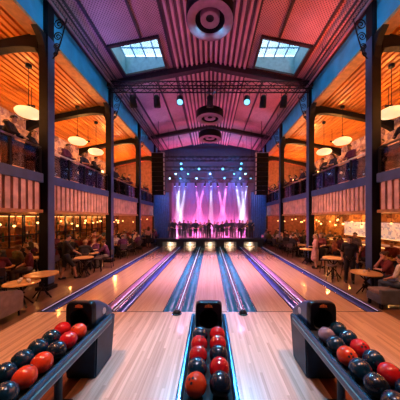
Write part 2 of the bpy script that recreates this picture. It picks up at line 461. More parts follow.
ORD = ('nearest', 'second', 'third', 'fourth', 'farthest')
for s, n in ((-1, 'left'), (1, 'right')):
    for i, y in enumerate(COLY):
        if i == 0: continue                       # beside the camera, outside the frame
        c = empty('iron_column', (s*X0, y, 0), 0, '%s dark iron column with painted blue rim-light on the %s side of the hall' % (
            ('tall', 'nearest thick', 'second nearest', 'third nearest', 'farthest slim')[i], n), 'column', 'iron columns along the galleries')
        c['kind'] = 'thing'
        bm = NB(); box(bm, -.15, .15, -.15, .15, .12, 9.58, bev=.02); obj('shaft', bm, M['black'], c)
        bm = NB(); box(bm, *sorted((-s*.15, -s*.165)), -.14, .14, .2, 8.4); obj('rim_light_plate', bm, M['navy'], c)  # blue rim light from the stage painted as a navy plate
        bm = NB(); box(bm, -.22, .22, -.22, .22, 0, .12, bev=.02); obj('base', bm, M['black'], c)
        bm = NB()
        # corbel brackets either way along the gallery and the scrollwork
        for t in (-1, 1):
            prism(bm, [(.15*t, 7.7), (.15*t, 8.44), (.52*t, 8.44), (.33*t, 8.26), (.22*t, 8.04)], 'x', -.1, .1)
        for t in ((s, .75),):
            prism(bm, [(.15*s, 7.6), (.15*s, 8.3), (.55*s, 8.28), (.33*s, 8.05), (.22*s, 7.85)], 'y', -.1, .1)
        obj('corbel', bm, M['black'], c)
        bm = NB()
        scroll(bm, (-s*.42, 0, 8.9), -s, .19); scroll(bm, (-s*.38, 0, 8.5), -s, .15); scroll(bm, (-s*.33, 0, 8.16), -s, .11)
        scroll(bm, (-s*.30, 0, 7.9), -s, .08)
        tube(bm, [(-s*.2,0,7.75), (-s*.34,0,7.9), (-s*.5,0,8.4), (-s*.68,0,9.1)], .02, 6)
        obj('scroll_bracket', bm, M['black'], c, sm=True)
        # dark cross beam carrying the gallery roof, with a curved underside
        bm = NB(); up = []; lo = []
        for k in range(17):
            t = k/16; x = .2 + t*(XW-X0-.25)
            zt = 8.57 - .2*(x) ; up.append((s*x, zt)); lo.append((s*x, zt - .26 - .26*(2*t-1)**4))
        prism(bm, up + lo[::-1], 'y', -.13, .13)
        o = obj('roof_beam', bm, M['black'], loc=(s*(X0+.02), y, 0))
        tag(o, 'dark arched timber beam under the %s gallery roof at the %s column' % (n, ('camera-side', 'nearest', 'second nearest', 'third nearest', 'farthest')[i]), 'beam', 'gallery roof beams'); o['kind'] = 'structure'

BAYS = [(YR, 2.3)] + [(COLY[i]+.2, COLY[i+1]-.2) for i in range(4)] + [(20.9, 22.0)]
BN = ('', 'nearest bay', 'bay after the nearest column', 'bay after the second column', 'bay after the third column', 'last bay by the stage')
for s, n in ((-1, 'left'), (1, 'right')):
    for i, (y0, y1) in enumerate(BAYS):
        if i == 0: continue
        xa, xb = s*(X0-.03), s*(X0+.14)
        e = empty('gallery_fascia', (s*X0, (y0+y1)/2, SOF), 0, 'vertical pale timber slats under a navy edge beam, %s gallery, %s' % (n, BN[i]), 'gallery front', 'slatted gallery fronts')
        e['kind'] = 'structure'
        yc = (y0+y1)/2; z0 = SOF
        def L(bm):
            for v in bm.verts: v.co -= V((s*X0, yc, z0))
            return bm
        bm = NB(); box(bm, *sorted((s*(X0-.06), s*(X0+.16))), y0, y1, DECK0, DECK1, bev=.015); obj('edge_beam', L(bm), M['navy'], e)
        bm = NB(); box(bm, *sorted((s*(X0+.06), s*(X0+.10))), y0, y1, SOF, DECK0); obj('backing_board', L(bm), M['darkwood'], e)
        bm = NB(); y = y0+.03
        while y < y1-.12:
            box(bm, *sorted((s*(X0-.02), s*(X0+.06))), y, y+.15, SOF+.04, DECK0); y += .24
        obj('slats', L(bm), M['slat'], e)
        bm = NB(); box(bm, *sorted((s*(X0-.04), s*(X0+.12))), y0, y1, SOF-.06, SOF+.04); obj('lower_rail', L(bm), M['soffit'], e)
        # railing
        r = empty('gallery_railing', (s*(X0+.05), yc, DECK1), 0, 'smoked glass railing with a steel top rail, %s gallery, %s' % (n, BN[i]), 'railing', 'gallery railings')
        bm = NB(); tube(bm, [(0, y0-yc, .86), (0, y1-yc, .86)], .032, 8); obj('top_rail', bm, M['rail'], r, sm=True)
        k = max(1, round((y1-y0)/1.02)); st = (y1-y0)/k
        for j in range(k+1):
            yy = y0-yc + j*st
            bm = NB(); box(bm, -.03, .03, yy-.028, yy+.028, 0, .83); obj('post', bm, M['black'], r)
            if j < k:
                bm = NB(); box(bm, -.006, .006, yy+.05, yy+st-.05, .05, .78); obj('glass_panel', bm, M['glassdark'], r)

# large opal pendants over the galleries
def pendant():
    e = empty('pendant_lamp', (0,0,0), 0, 'x', 'pendant lamp', 'opal pendants over the galleries')
    bm = NB()
    lathe(bm, [(0,-.17),(.20,-.165),(.34,-.12),(.415,-.04),(.425,.02),(.37,.10),(.25,.155),(.07,.18),(0,.182)], n=32); obj('shade', bm, M['globe'], e, sm=True)
    bm = NB(); lathe(bm, [(0,.30),(.05,.29),(.065,.20),(.075,.175),(0,.17)], n=16); obj('cap', bm, M['black'], e, sm=True)
    bm = NB(); tube(bm, [(0,0,.29),(0,0,1.75)], .012, 6); obj('cord', bm, M['black'], e)
    bm = NB(); lathe(bm, [(0,1.86),(.10,1.86),(.10,1.74),(0,1.72)], n=16); obj('ceiling_rose', bm, M['black'], e)
    return e
pend0 = pendant(); first = True
PEND = []
for s, n in ((-1, 'left'), (1, 'right')):
    for i, y in enumerate((5.2, 8.1, 11.1, 12.9, 15.0, 17.4, 19.4)):
        x = s*7.0; PEND.append((x, y))
        if y < 6 or y > 14: continue
        lab = 'round opal glass pendant glowing over the %s gallery, %s in its row' % (n, ('', 'largest and nearest', 'second', 'third', 'fourth', 'fifth', 'last by the stage')[i])
        if first: pend0.location = (x, y, 6.45); pend0['label'] = lab; first = False
        else: dup(pend0, (x, y, 6.45), 0, lab)

# small globe bulbs hung lower, towards the stage end of the galleries
def bulb_proto(name, lab, grp, drop, r=.075):
    e = empty(name, (0,0,0), 0, lab, 'bulb', grp)
    bm = NB(); sphere(bm, (0,0,0), r, 14, 10); obj('globe', bm, M['bulb'], e, sm=True)
    bm = NB(); lathe(bm, [(0,r+.07),(.022,r+.065),(.026,r-.01),(0,r-.02)], n=10); obj('socket', bm, M['black'], e)
    bm = NB(); tube(bm, [(0,0,r+.06),(0,0,drop)], .006, 5); obj('cord', bm, M['black'], e)
    return e
gb = None
for s, n in ((-1, 'left'), (1, 'right')):
    for i, (x, y, z) in enumerate(((8.2, 16.0, 5.9), (8.6, 18.2, 5.4), (7.8, 19.6, 5.9), (8.4, 20.8, 5.0), (6.6, 21.2, 4.95), (9.0, 14.4, 5.5))):
        lab = 'small bare globe bulb over the %s gallery by the stage end, %s' % (n, ('highest near the third column', 'beyond the third column', 'between the last two columns', 'close to the end wall', 'lowest above the railing', 'near the outer wall'))[1 and 0:] if False else 'small bare globe bulb over the %s gallery, %s' % (n, ('highest near the third column', 'beyond the third column', 'between the last two columns', 'close to the end wall', 'lowest above the railing', 'near the outer wall')[i])
        if gb is None: gb = bulb_proto('globe_bulb', lab, 'bare bulbs over the galleries', 1.9, .10); gb.location = (s*x, y, z)
        else: dup(gb, (s*x, y, z), 0, lab)

# track spotlights hung from the gallery roofs
def track_spot():
    e = empty('track_spotlight', (0,0,0), 0, 'x', 'spotlight', 'spotlights under the gallery roofs')
    bm = NB(); tube(bm, [(0,-.12,-.08),(0,.14,.06)], [.075,.06], 14); obj('lamp_can', bm, M['black'], e)
    bm = NB(); tube(bm, [(0,0,0),(0,0,.8)], .012, 6); obj('stem', bm, M['black'], e)
    bm = NB(); tube(bm, [(0,-.125,-.085),(0,-.121,-.082)], .06, 14); obj('lens', bm, M['barlight'], e)
    return e
ts = track_spot(); k = 0
for s, n in ((-1, 'left'), (1, 'right')):
    for y in (9.3, 10.3, 13.6):
        lab = 'small black spotlight on a thin stem under the %s gallery roof, %s' % (n, {9.3: 'nearest of three', 10.3: 'middle of three', 13.6: 'farthest of three'}[y])
        if k == 0: ts.location = (s*7.9, y, 7.35); ts['label'] = lab
        else: dup(ts, (s*7.9, y, 7.35), 0, lab)
        k += 1
# ================================================================== LANES
LN = ('leftmost', 'second from the left', 'middle', 'second from the right', 'rightmost')
GX = [(k-2.5)*LS for k in range(6)]
GW = [.34, .64, .74, .74, .64, .34]
for k in range(5):
    xa = GX[k] + (GW[k]/2 if k else .13); xb = GX[k+1] - (GW[k+1]/2 if k < 4 else .13)
    e = empty('bowling_lane', ((xa+xb)/2, LY0, 0), 0, 'polished maple bowling lane, %s of the five' % LN[k], 'bowling lane', 'bowling lanes')
    w = (xb-xa)/2
    bm = NB(); box(bm, -w, w, .03, LY1-LY0+1.0, -.16, -.002); obj('lane_bed', bm, M['lane'], e)
    bm = NB(); box(bm, -w, w, 0, .03, -.16, .001); obj('foul_line', bm, M['void'], e)
    for j in range(7):
        x = (j-3)*w*.27; y = 3.4 - abs(j-3)*.28
        bm = NB(); prism(bm, [(x-.028, y), (x, y+.14), (x+.028, y), (x, y+.035)], 'z', -.003, -.0008); obj('aiming_arrow', bm, M['darkwood'], e)
GN = ('leftmost single', 'second from the left, double', 'middle left double', 'middle right double', 'second from the right, double', 'rightmost single')
for k, gx in enumerate(GX):
    single = k in (0, 5); teal = k in (2, 3)
    e = empty('lane_gutter', (gx, LY0, 0), 0, '%s gutter with a %s light strip, running down to the pins' % (GN[k], 'cyan' if teal else 'violet'), 'gutter', 'lane gutters')
    gm = M['gutter' if teal else 'gutterp']; L = LY1 - LY0 + .9
    chans = [(-.13, .13)] if single else [(-GW[k]/2, -.075), (.075, GW[k]/2)]
    for a, b_ in chans:
        c = (a+b_)/2; r = (b_-a)/2 - .025
        prof = [(a, -.004), (a+.025, -.004)] + [(c - r*math.cos(t), -.006 - .085*math.sin(t)*1.25) for t in [PI*i/10 for i in range(11)]] + [(b_-.025, -.004), (b_, -.004)]
        low = [(b_, -.165), (a, -.165)]
        
        for xe in (a, b_):
            bm = NB(); box(bm, xe-.016, xe+.016, 0, L, -.004, .004); obj('edge_strip', bm, M['cap'], e)
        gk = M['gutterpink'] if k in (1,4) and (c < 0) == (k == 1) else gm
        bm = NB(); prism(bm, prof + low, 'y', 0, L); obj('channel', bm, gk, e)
    if single:
        t = -1 if k == 0 else 1
        bm = NB(); box(bm, *sorted((t*.13, t*.19)), 0, L, -.165, .02, bev=.006); obj('curb', bm, M['cap'], e)
        bm = NB(); box(bm, *sorted((t*.15, t*.165)), .02, L, .02, .028); obj('light_strip', bm, M['ledp'], e)
    else:
        bm = NB(); box(bm, -.075, .075, 0, L, -.165, .012, bev=.008); obj('division_capping', bm, M['cap'], e)
        bm = NB(); box(bm, -.008, .008, .05, L, .012, .018); obj('light_strip', bm, M['ledc' if teal else 'ledp'], e)

# foul-line sensor domes at the ends of the middle gutters
sd = None
for k, gx in ((2, GX[2]), (3, GX[3])):
    lab = 'small black sensor dome ending the gutter %s of the centre ball return' % ('left' if k == 2 else 'right')
    if sd is None:
        sd = empty('foul_line_sensor', (gx, LY0-.1, 0), 0, lab, 'sensor', 'foul-line sensors')
        bm = NB(); lathe(bm, [(0,.10),(.05,.095),(.085,.065),(.10,.025),(.10,.012)], n=20); obj('dome', bm, M['shell'], sd, sm=True)
        bm = NB(); lathe(bm, [(0,.014),(.115,.014),(.12,.006),(.12,0),(0,0)], n=20); obj('base_ring', bm, M['chrome'], sd)
        bm = NB(); box(bm, -.05, .05, -.098, -.085, .02, .035); obj('sensor_window', bm, M['chrome'], sd)
    else: dup(sd, (gx, LY0-.1, 0), 0, lab)

# pinsetter fronts
e = empty('pinsetter_mask', (0, LY1, 0), 0, 'low dark masking unit with five glowing pin openings in front of the stage', 'pinsetter')
bm = NB(); box(bm, -4.45, 4.45, 0, 1.1, .41, .66, bev=.02); obj('hood', bm, M['mask'], e)
for k, gx in enumerate(GX):
    w = .32 if 0 < k < 5 else .22
    x0 = gx - w; x1 = gx + w
    bm = NB(); box(bm, max(x0, -4.45), min(x1, 4.45), .02, 1.1, .014, .41); obj('kickback', bm, M['mask'], e)
bm = NB(); box(bm, -4.45, 4.45, .96, 1.1, 0, .41); obj('pit_curtain', bm, M['sofain'], e)
bm = NB(); box(bm, -4.4, 4.4, -.012, 0, .60, .63); obj('trim_strip', bm, M['railblue'], e)  # lit blue line of the stage edge painted as a strip

pin0 = None
for k in range(5):
    xc = (k-2)*LS
    lab = 'white bowling pin in the rack at the end of the %s lane' % LN[k]
    for row in range(4):
        for j in range(row+1):
            x = xc + (j - row/2)*.245; y = LY1 + .22 + row*.18
            if pin0 is None:
                pin0 = empty('bowling_pin', (x, y, -.002), 0, lab, 'bowling pin', 'pins on the %s lane' % LN[k])
                bm = NB(); lathe(bm, [(0,0),(.026,0),(.045,.06),(.06,.115),(.052,.17),(.033,.225),(.023,.262),(.026,.30),(.032,.34),(.027,.368),(.012,.38),(0,.381)], n=16); obj('pin_body', bm, M['pin'], pin0, sm=True)
                bm = NB(); lathe(bm, [(.0325,.232),(.0295,.245)], n=16); lathe(bm, [(.027,.252),(.0255,.262)], n=16); obj('neck_stripe', bm, M['pinred'], pin0)
            else: dup(pin0, (x, y, -.002), 0, lab, 'pins on the %s lane' % LN[k])

# ================================================================== BALL RETURNS
TZ = .742                                       # bed height
def loop_pts(hole, n=40):
    """matching polar samples: hood outline and arch around (0,.16)"""
    out = []
    for i in range(n):
        t = -PI/2 + 2*PI*i/n
        c, s_ = math.cos(t), math.sin(t)
        if hole:
            W, Ht, Hb, p = .132, .148, .14, 3.0 if s_ < 0 else 2.0
        else:
            W, Ht, Hb, p = .195, .255, .16, 7.0
        H = Ht if s_ > 0 else Hb
        r = (abs(c/W)**p + abs(s_/H)**p) ** (-1/p)
        out.append((r*c, .16 + r*s_))
    return out

def ball_return(x, lab, badge_side):
    e = empty('ball_return', (x, 3.07, 0), 0, lab, 'ball return', 'ball returns on the approach')
    Y0 = -1.62
    # tray
    bm = NB(); box(bm, -.235, .235, Y0, .05, TZ-.07, TZ, bev=.008); t = obj('tray_bed', bm, M['void'], e)
    for s in (-1, 1):
        bm = NB()
        pr = [(.236,TZ-.10),(.236,TZ+.045),(.246,TZ+.06),(.270,TZ+.06),(.285,TZ+.045),(.288,TZ-.07),(.275,TZ-.10)]
        prism(bm, [(s*a, b) for a, b in pr], 'y', Y0, .42); o = obj('side_rail', bm, M['railblue'], e)
        bm = NB(); box(bm, *sorted((s*.252, s*.264)), Y0+.01, .40, TZ+.058, TZ+.066); obj('trim_strip', bm, M['chrome'], o)  # highlights along the rail painted as blue strips
        bm = NB(); box(bm, *sorted((s*.284, s*.292)), Y0+.01, .40, TZ-.01, TZ+.012); obj('trim_strip', bm, M['chrome'], o)
    bm = NB(); box(bm, -.288, .288, Y0-.05, Y0, TZ-.10, TZ+.07, bev=.012); obj('end_cap', bm, M['railblue'], e)
    for y in (-.42, -1.3):
        bm = NB(); tube(bm, [(0,y,.03),(0,y,TZ-.07)], .045, 14); o = obj('leg', bm, M['ped'], e)
        bm = NB(); box(bm, -.13, .13, y-.09, y+.09, .006, .035, bev=.008); obj('foot_plate', bm, M['ped'], o)
    # pedestal
    bm = NB()
    a = [(-.22,.04),(.22,.04),(.22,.56),(-.22,.56)]; b_ = [(-.262,.0),(.262,.0),(.262,.60),(-.262,.60)]
    hi = [bm.verts.new((p[0],p[1],TZ-.005)) for p in b_]; lo = [bm.verts.new((p[0],p[1],.004)) for p in a]
    bridge(bm, lo, hi); bm.faces.new(hi); bm.faces.new(lo)
    bmesh.ops.bevel(bm, geom=list(bm.edges), offset=.02, segments=2, affect='EDGES')
    obj('pedestal', bm, M['ped'], e)
    # hood shell: front ring with arched mouth, sloping back
    bm = NB(); n = 48
    O = loop_pts(False, n); I = loop_pts(True, n)
    ox = [(p[0], p[1]) for p in O]
    def rg(pts, y, sx=1, sz=1, dz=0, mi=0): return [bm.verts.new((p[0]*sx, y, TZ + p[1]*sz + dz)) for p in pts]
    mouth_in = rg(I, .26); mouth = rg(I, .02); lip = rg([(a*1.09, .16+(b-.16)*1.09) for a, b in I], -.004)
    front = rg([(a*.96, .16+(b-.16)*.965) for a, b in O], -.004); fr = rg(O, .018)
    s1 = rg(O, .10, 1.02, .985); s2 = rg(O, .24, 1.06, .86); s3 = rg(O, .40, 1.12, .60); s4 = rg(O, .54, 1.16, .30); s5 = rg(O, .575, 1.12, .10)
    bm.faces.new(mouth_in).material_index = 1
    bridge(bm, mouth_in, mouth, 1); bridge(bm, mouth, lip, 1); bridge(bm, lip, front, 0); bridge(bm, front, fr, 0); bridge(bm, fr, s1, 0)
    for p, q in ((s1,s2),(s2,s3),(s3,s4),(s4,s5)): bridge(bm, p, q, 2)
    bm.faces.new(s5).material_index = 2
    h = obj('hood', bm, [M['shell'], M['void'], M['shellside']], e, sm=True)
    md = h.modifiers.new('edges', 'EDGE_SPLIT'); md.split_angle = math.radians(40)
    # orange emblem above the mouth: low crown outline over a row of block strokes
    bm = NB(); z = TZ + .345; y0, y1 = -.0075, -.003
    prism(bm, [(-.062,z-.004),(.062,z-.004),(.052,z+.004),(-.052,z+.004)], 'y', y0, y1)
    for k_, (a, b_, hh) in enumerate(((-.052,-.034,.030),(-.030,-.016,.038),(-.011,.011,.044),(.016,.030,.038),(.034,.052,.030))):
        prism(bm, [(a,z+.008),(b_,z+.008),(b_*.92,z+hh),(a*.92,z+hh)], 'y', y0, y1)
    obj('emblem', bm, M['logo'], h)
    for s in badge_side:
        bm = NB()
        lathe(bm, [(.0,.0035),(.034,.0035),(.04,.0)], c=(0,0,0), n=24, axis='x')
        for v in bm.verts: v.co.z *= 1.35; v.co.x = s*v.co.x
        lathe(bm, [(.018,.005*s),(.024,.005*s)], n=20, axis='x')
        o = obj('badge', bm, M['badge'], h); o.location = (s*.215, .30, TZ+.16); o.rotation_euler = (0, 0, -s*.3)
    return e
RX = (-1.915, -.02, 1.655)
ball_return(RX[0], 'long ball return with black hood and ball tray, on the left of the approach', (1,))
ball_return(RX[1], 'long ball return with black hood and ball tray, in the centre of the approach', ())
ball_return(RX[2], 'long ball return with black hood and ball tray, on the right of the approach', (-1,))

BR = .103
bm = NB(); sphere(bm, (0,0,0), BR, 40, 24); smooth(bm); bmesh.ops.recalc_face_normals(bm, faces=bm.faces)
ball_me = {}
base_me = bpy.data.meshes.new('bowling_ball'); bm.to_mesh(base_me); bm.free()
for key in ('redball','orangeball','tealball','inkball','greyball'):
    me = base_me.copy(); me.materials.append(M[key]); ball_me[key] = me
hole_me = []
for a, b_ in ((-.16,.10),(.16,.10),(0,-.26)):
    bm = NB(); d = V((a, b_, 1)).normalized(); u, w = frame_of(d)
    rg0 = ring(bm, d*(BR+.0007), u, w, .0125, 14); bm.faces.new(rg0); rg1 = ring(bm, d*(BR-.02), u, w, .0125, 14); bridge(bm, rg0, rg1)
    me = bpy.data.meshes.new('finger_hole'); bm.to_mesh(me); bm.free(); me.materials.append(M['void']); hole_me.append(me)
CN = {'redball': 'red', 'orangeball': 'orange-red', 'tealball': 'dark teal', 'inkball': 'near-black', 'greyball': 'mauve grey'}
NTH = ('next to the hood', 'second from the hood', 'third from the hood', 'fourth from the hood', 'fifth from the hood', 'sixth from the hood', 'seventh from the hood')
def balls(rx, where, colx, seqs, y0s):
    for ci, (cx, seq, ya) in enumerate(zip(colx, seqs, y0s)):
        for i, key in enumerate(seq):
            y = ya - i*.2065
            o = link('bowling_ball', ball_me[key]); o.location = (rx+cx, y, TZ+BR+.0005)
            o.rotation_euler = (random.uniform(-1.1,-.1)+.9, random.uniform(-.9,.9), random.uniform(0,6.28))
            tag(o, 'glossy %s bowling ball, %s, %s row of the %s ball return' % (CN[key], NTH[i], ('left','right')[ci], where), 'bowling ball', 'balls on the %s ball return' % where)
            for me in hole_me: link('finger_hole', me, o)
r_, o_, t_, k_, g_ = 'redball','orangeball','tealball','inkball','greyball'
balls(RX[0], 'left', (-.122,.122), ((r_,t_,t_,t_,t_,k_),(o_,r_,k_,o_,o_,t_)), (2.90, 2.86))
balls(RX[1], 'centre', (-.112,.116), ((t_,r_,r_,t_,o_),(r_,r_,k_,r_,k_)), (2.77, 2.78))
balls(RX[2], 'right', (-.122,.122), ((g_,t_,o_,t_,k_,k_),(t_,t_,r_,t_,r_,k_)), (2.76, 2.90))
# ================================================================== STAGE
SZ = .30
bm = NB(); box(bm, -4.8, 4.8, 18.45, 22.9, -.17, SZ); o = struct('floor_stage', bm, M['stage'])
bm = NB()                                            # pale cloth behind the band with soft folds
prof = [(x/20*4.1/2*1, 22.55 + .012*math.sin(x*1.3)) for x in range(-40, 41)]
A = [bm.verts.new((x, y, SZ+.02)) for x, y in prof]; B = [bm.verts.new((x, y, 6.4)) for x, y in prof]
for i in range(len(prof)-1): bm.faces.new((A[i],A[i+1],B[i+1],B[i]))
c = obj('stage_backcloth', bm, M['cyc'], sm=True); tag(c, 'plum cloth hanging behind the band, washed pink by the stage lights', 'backcloth')
bm = NB(); tube(bm, [(-4.2,22.55,6.42),(4.2,22.55,6.42)], .04, 8); obj('batten', bm, M['black'], c)
for s, n in ((-1, 'left'), (1, 'right')):
    bm = NB(); prof = [(s*(3.95 + k/40*1.5), 20.3 + .07*math.sin(k*1.3)) for k in range(41)]
    A = [bm.verts.new((x, y, SZ+.02 if abs(x) < 4.8 else .01)) for x, y in prof]; B = [bm.verts.new((x, y, 4.9)) for x, y in prof]
    for i in range(40): bm.faces.new((A[i],A[i+1],B[i+1],B[i]))
    d = obj('stage_drape', bm, M['drape'], sm=True); tag(d, 'blue velvet drape hanging at the %s edge of the stage' % n, 'drape', 'stage side drapes')
    bm = NB(); tube(bm, [(s*3.9,20.3,4.93),(s*5.5,20.3,4.93)], .03, 8); obj('curtain_track', bm, M['black'], d)

def truss(x0, x1, y, z, w, lab, hang):
    e = empty('lighting_truss', (0, y, z), 0, lab, 'truss', 'lighting trusses')
    bm = NB()
    for a in (-w/2, w/2):
        for b in (-w/2, w/2): tube(bm, [(x0,a,b),(x1,a,b)], .03, 6)
    obj('chords', bm, M['black'], e)
    bm = NB(); n = int((x1-x0)/(w*1.05)); st = (x1-x0)/n
    for i in range(n):
        a, b = x0+i*st, x0+(i+1)*st
        h = w/2 if i % 2 else -w/2
        for yy in (-w/2, w/2): tube(bm, [(a,yy,-h),(b,yy,h)], .016, 5)
        for zz in (-w/2, w/2): tube(bm, [(a,-h,zz),(b,h,zz)], .016, 5)
    obj('lattice', bm, M['black'], e)
    for x in hang:
        bm = NB(); tube(bm, [(x,0,w/2),(x,0,zc(x)-z+.05)], .014, 6); obj('hanger', bm, M['black'], e)
    return e
truss(-5.28, 5.28, 11.0, 9.25, .36, 'long black lighting truss crossing the hall between the columns, with dark spotlights below', (-3.4, 0.0, 3.4))
truss(-4.6, 4.6, 18.3, 7.55, .34, 'black stage truss at the front edge of the stage, highest of the stage trusses', (-3.6, 3.6))
truss(-4.6, 4.6, 19.7, 7.0, .34, 'black stage truss over the middle of the stage', (-3.4, 3.4))
truss(-4.4, 4.4, 21.0, 6.15, .34, 'black stage truss at the rear of the stage carrying the beam lights', (-3.3, 3.3))

def lamp(kind, lensmat, L=.42, R=.13):
    """hanging luminaire; local -Z is the beam"""
    e = empty(kind, (0,0,0), 0, 'x', 'stage light', None)
    bm = NB(); lathe(bm, [(0,.16),(R*.55,.15),(R*.85,.06),(R*.95,-.10),(R*1.05,-.26),(R*1.05,-L+.08),(R*.92,-L+.08),(R*.9,-L+.11)], n=18); obj('housing', bm, M['black'], e, sm=True)
    bm = NB(); lathe(bm, [(R*.9,-L+.115),(R*.5,-L+.095),(0,-L+.09)], n=18); obj('lens', bm, lensmat, e, sm=True)
    return e
def place_lamp(e, loc, target, lab, group, up=.34):
    e.location = loc
    d = (V(target)-V(loc)).normalized()
    e.rotation_mode = 'QUATERNION'; e.rotation_quaternion = d.to_track_quat('-Z', 'Y')
    e['label'] = lab; e['group'] = group
    inv = d.to_track_quat('-Z', 'Y').to_matrix().inverted()
    bm = NB()
    for s in (-1, 1): tube(bm, [(s*.155,0,-.04),(s*.165,0,.02),(s*.165,0,.02)] , .014, 5)
    upv = inv @ V((0,0,up))
    for s in (-1, 1): tube(bm, [V((s*.15,0,-.03)), V((s*.16,0,0))+upv*.55, upv*.7], .014, 5)
    tube(bm, [upv*.68, upv], .03, 8)
    obj('yoke', bm, M['black'], e)
    return e
POSW = ('leftmost','second from the left','third from the left','above the centre line','third from the right','second from the right','rightmost')
for i, x in enumerate((-4.05,-2.8,-1.56,0,1.92,2.8,3.89)):
    lit = i in (2, 4)
    l = lamp('truss_spotlight', M['lens'] if lit else M['void'], .52, .17)
    place_lamp(l, (x, 11.0, 8.66), (x*.8, 7.6, 4.0) if lit else (x*.9, 14.0, 0), ('black spotlight under the hall truss with a %s lens, %s' % ('glowing cyan' if lit else 'dark', POSW[i])), 'spotlights under the hall truss', .44)

def light(name, typ, loc, energy, col, target=None, **k):
    ld = bpy.data.lights.new(name, typ); ld.energy = energy; ld.color = col
    for a, b in k.items(): setattr(ld, a, b)
    o = bpy.data.objects.new(name, ld); COL.objects.link(o); o.location = loc
    if target is not None:
        o.rotation_mode = 'QUATERNION'; o.rotation_quaternion = (V(target)-V(loc)).to_track_quat('-Z', 'Y')
    return o

BEAM = 2.4
HZ = NB()
# the audience-facing lamps on the two front trusses
rows = [(18.3, 7.2, (-2.5, 2.72), 'front stage truss'),
        (18.3, 6.75, (-2.45, -.95, 1.1, 2.65), 'front stage truss, hung lower'),
        (19.7, 6.62, (-3.2, -2.05, 0.02, 2.25, 3.3), 'middle stage truss'),
        (19.7, 6.2, (-3.75, -2.75, -1.25, 1.35, 2.8, 3.8), 'middle stage truss, hung lower')]
for (y, z, xs, nm) in rows:
    for i, x in enumerate(xs):
        big = z > 6.7
        l = lamp('stage_spotlight', M['lens' if (i % 2 or big) else 'lensw'], .34, .12 if big else .09)
        place_lamp(l, (x, y, z), (x*.9, y-5.0, z-3.4), 'cyan stage spotlight on the %s, number %d from the left' % (nm, i+1), 'cyan spotlights on the stage trusses', .26)
# beam lights on the rear truss: narrow beams fanning through the haze
BX = ((-3.55,-2.55,1.0,'w'),(-3.05,-3.3,1.6,'w'),(-2.4,-3.1,1.2,'w'),(-1.45,-.7,1.4,'m'),(-.5,-1.75,.9,'m'),(.1,.1,.8,'w'),(.75,1.7,.9,'m'),(1.7,.95,1.4,'m'),(2.6,3.3,1.2,'w'),(3.15,3.45,1.6,'w'),(3.75,2.75,1.0,'w'))
for i, (x, tx, tz, c) in enumerate(BX):
    z = 5.78
    l = lamp('beam_light', M['lensw' if c == 'w' else 'lensm'], .34, .10)
    place_lamp(l, (x, 21.0, z), (tx, 20.6, tz), '%s beam light under the rear stage truss, number %d from the left' % ('white' if c == 'w' else 'magenta', i+1), 'beam lights under the rear truss', .2)
    d = (V((tx,20.6,tz))-V((x,21.0,z))).normalized()
    light('beam_lamp', 'SPOT', V((x,21.0,z))+d*.36, (2600 if c == 'w' else 2600)*BEAM, (.50,.80,1) if c == 'w' else (1,.20,.62), (tx,20.6,tz), spot_size=math.radians(10.5), spot_blend=.35, shadow_soft_size=.04)
    P0 = V((x,21.0,z))+d*.42; P1 = V((x,21.0,z))+d*((V((tx,20.6,tz))-V((x,21.0,z))).length)
    tube(HZ, [P0, P1], [.06, .40], 20)  # haze cone added in the beam's shape so the beam shows

# line arrays
for s, n in ((-1, 'left'), (1, 'right')):
    e = empty('line_array', (s*4.05, 16.5, 7.42), 0, 'tall black hanging line array of loudspeakers on the %s of the stage' % n, 'loudspeaker', 'hanging line arrays')
    z = 0
    for k in range(9):
        a = .004*k*k
        bm = NB()
        prism(bm, [(-.30,0),(.30,-.02),(.30,-.32),(-.30,-.345)], 'x', -.48, .48)
        bmesh.ops.bevel(bm, geom=list(bm.edges), offset=.012, segments=1, affect='EDGES')
        o = obj('cabinet', bm, M['black'], e); o.location = (0, .0 + .02*k, z); o.rotation_euler = (math.radians(.9*k), 0, 0)
        bm = NB(); box(bm, -.45, .45, -.312, -.30, -.325, -.03); obj('grille', bm, M['darkmetal'], o)
        bm = NB(); box(bm, *sorted((-s*.44, -s*.51)), -.335, -.20, -.30, -.04); obj('lit_edge_plate', bm, M['badge'], o)  # pale plate paints the stage-lit inner edge of the array
        z -= .357
    bm = NB(); box(bm, -.5, .5, -.06, .06, .03, .1); box(bm, -.46,-.38,-.3,.3,.02,.08); box(bm, .38,.46,-.3,.3,.02,.08)
    obj('fly_frame', bm, M['rail'], e)
    bm = NB(); tube(bm, [(0,0,.1),(0,0,zc(4.05)-7.42)], .02, 6); obj('chain', bm, M['black'], e)

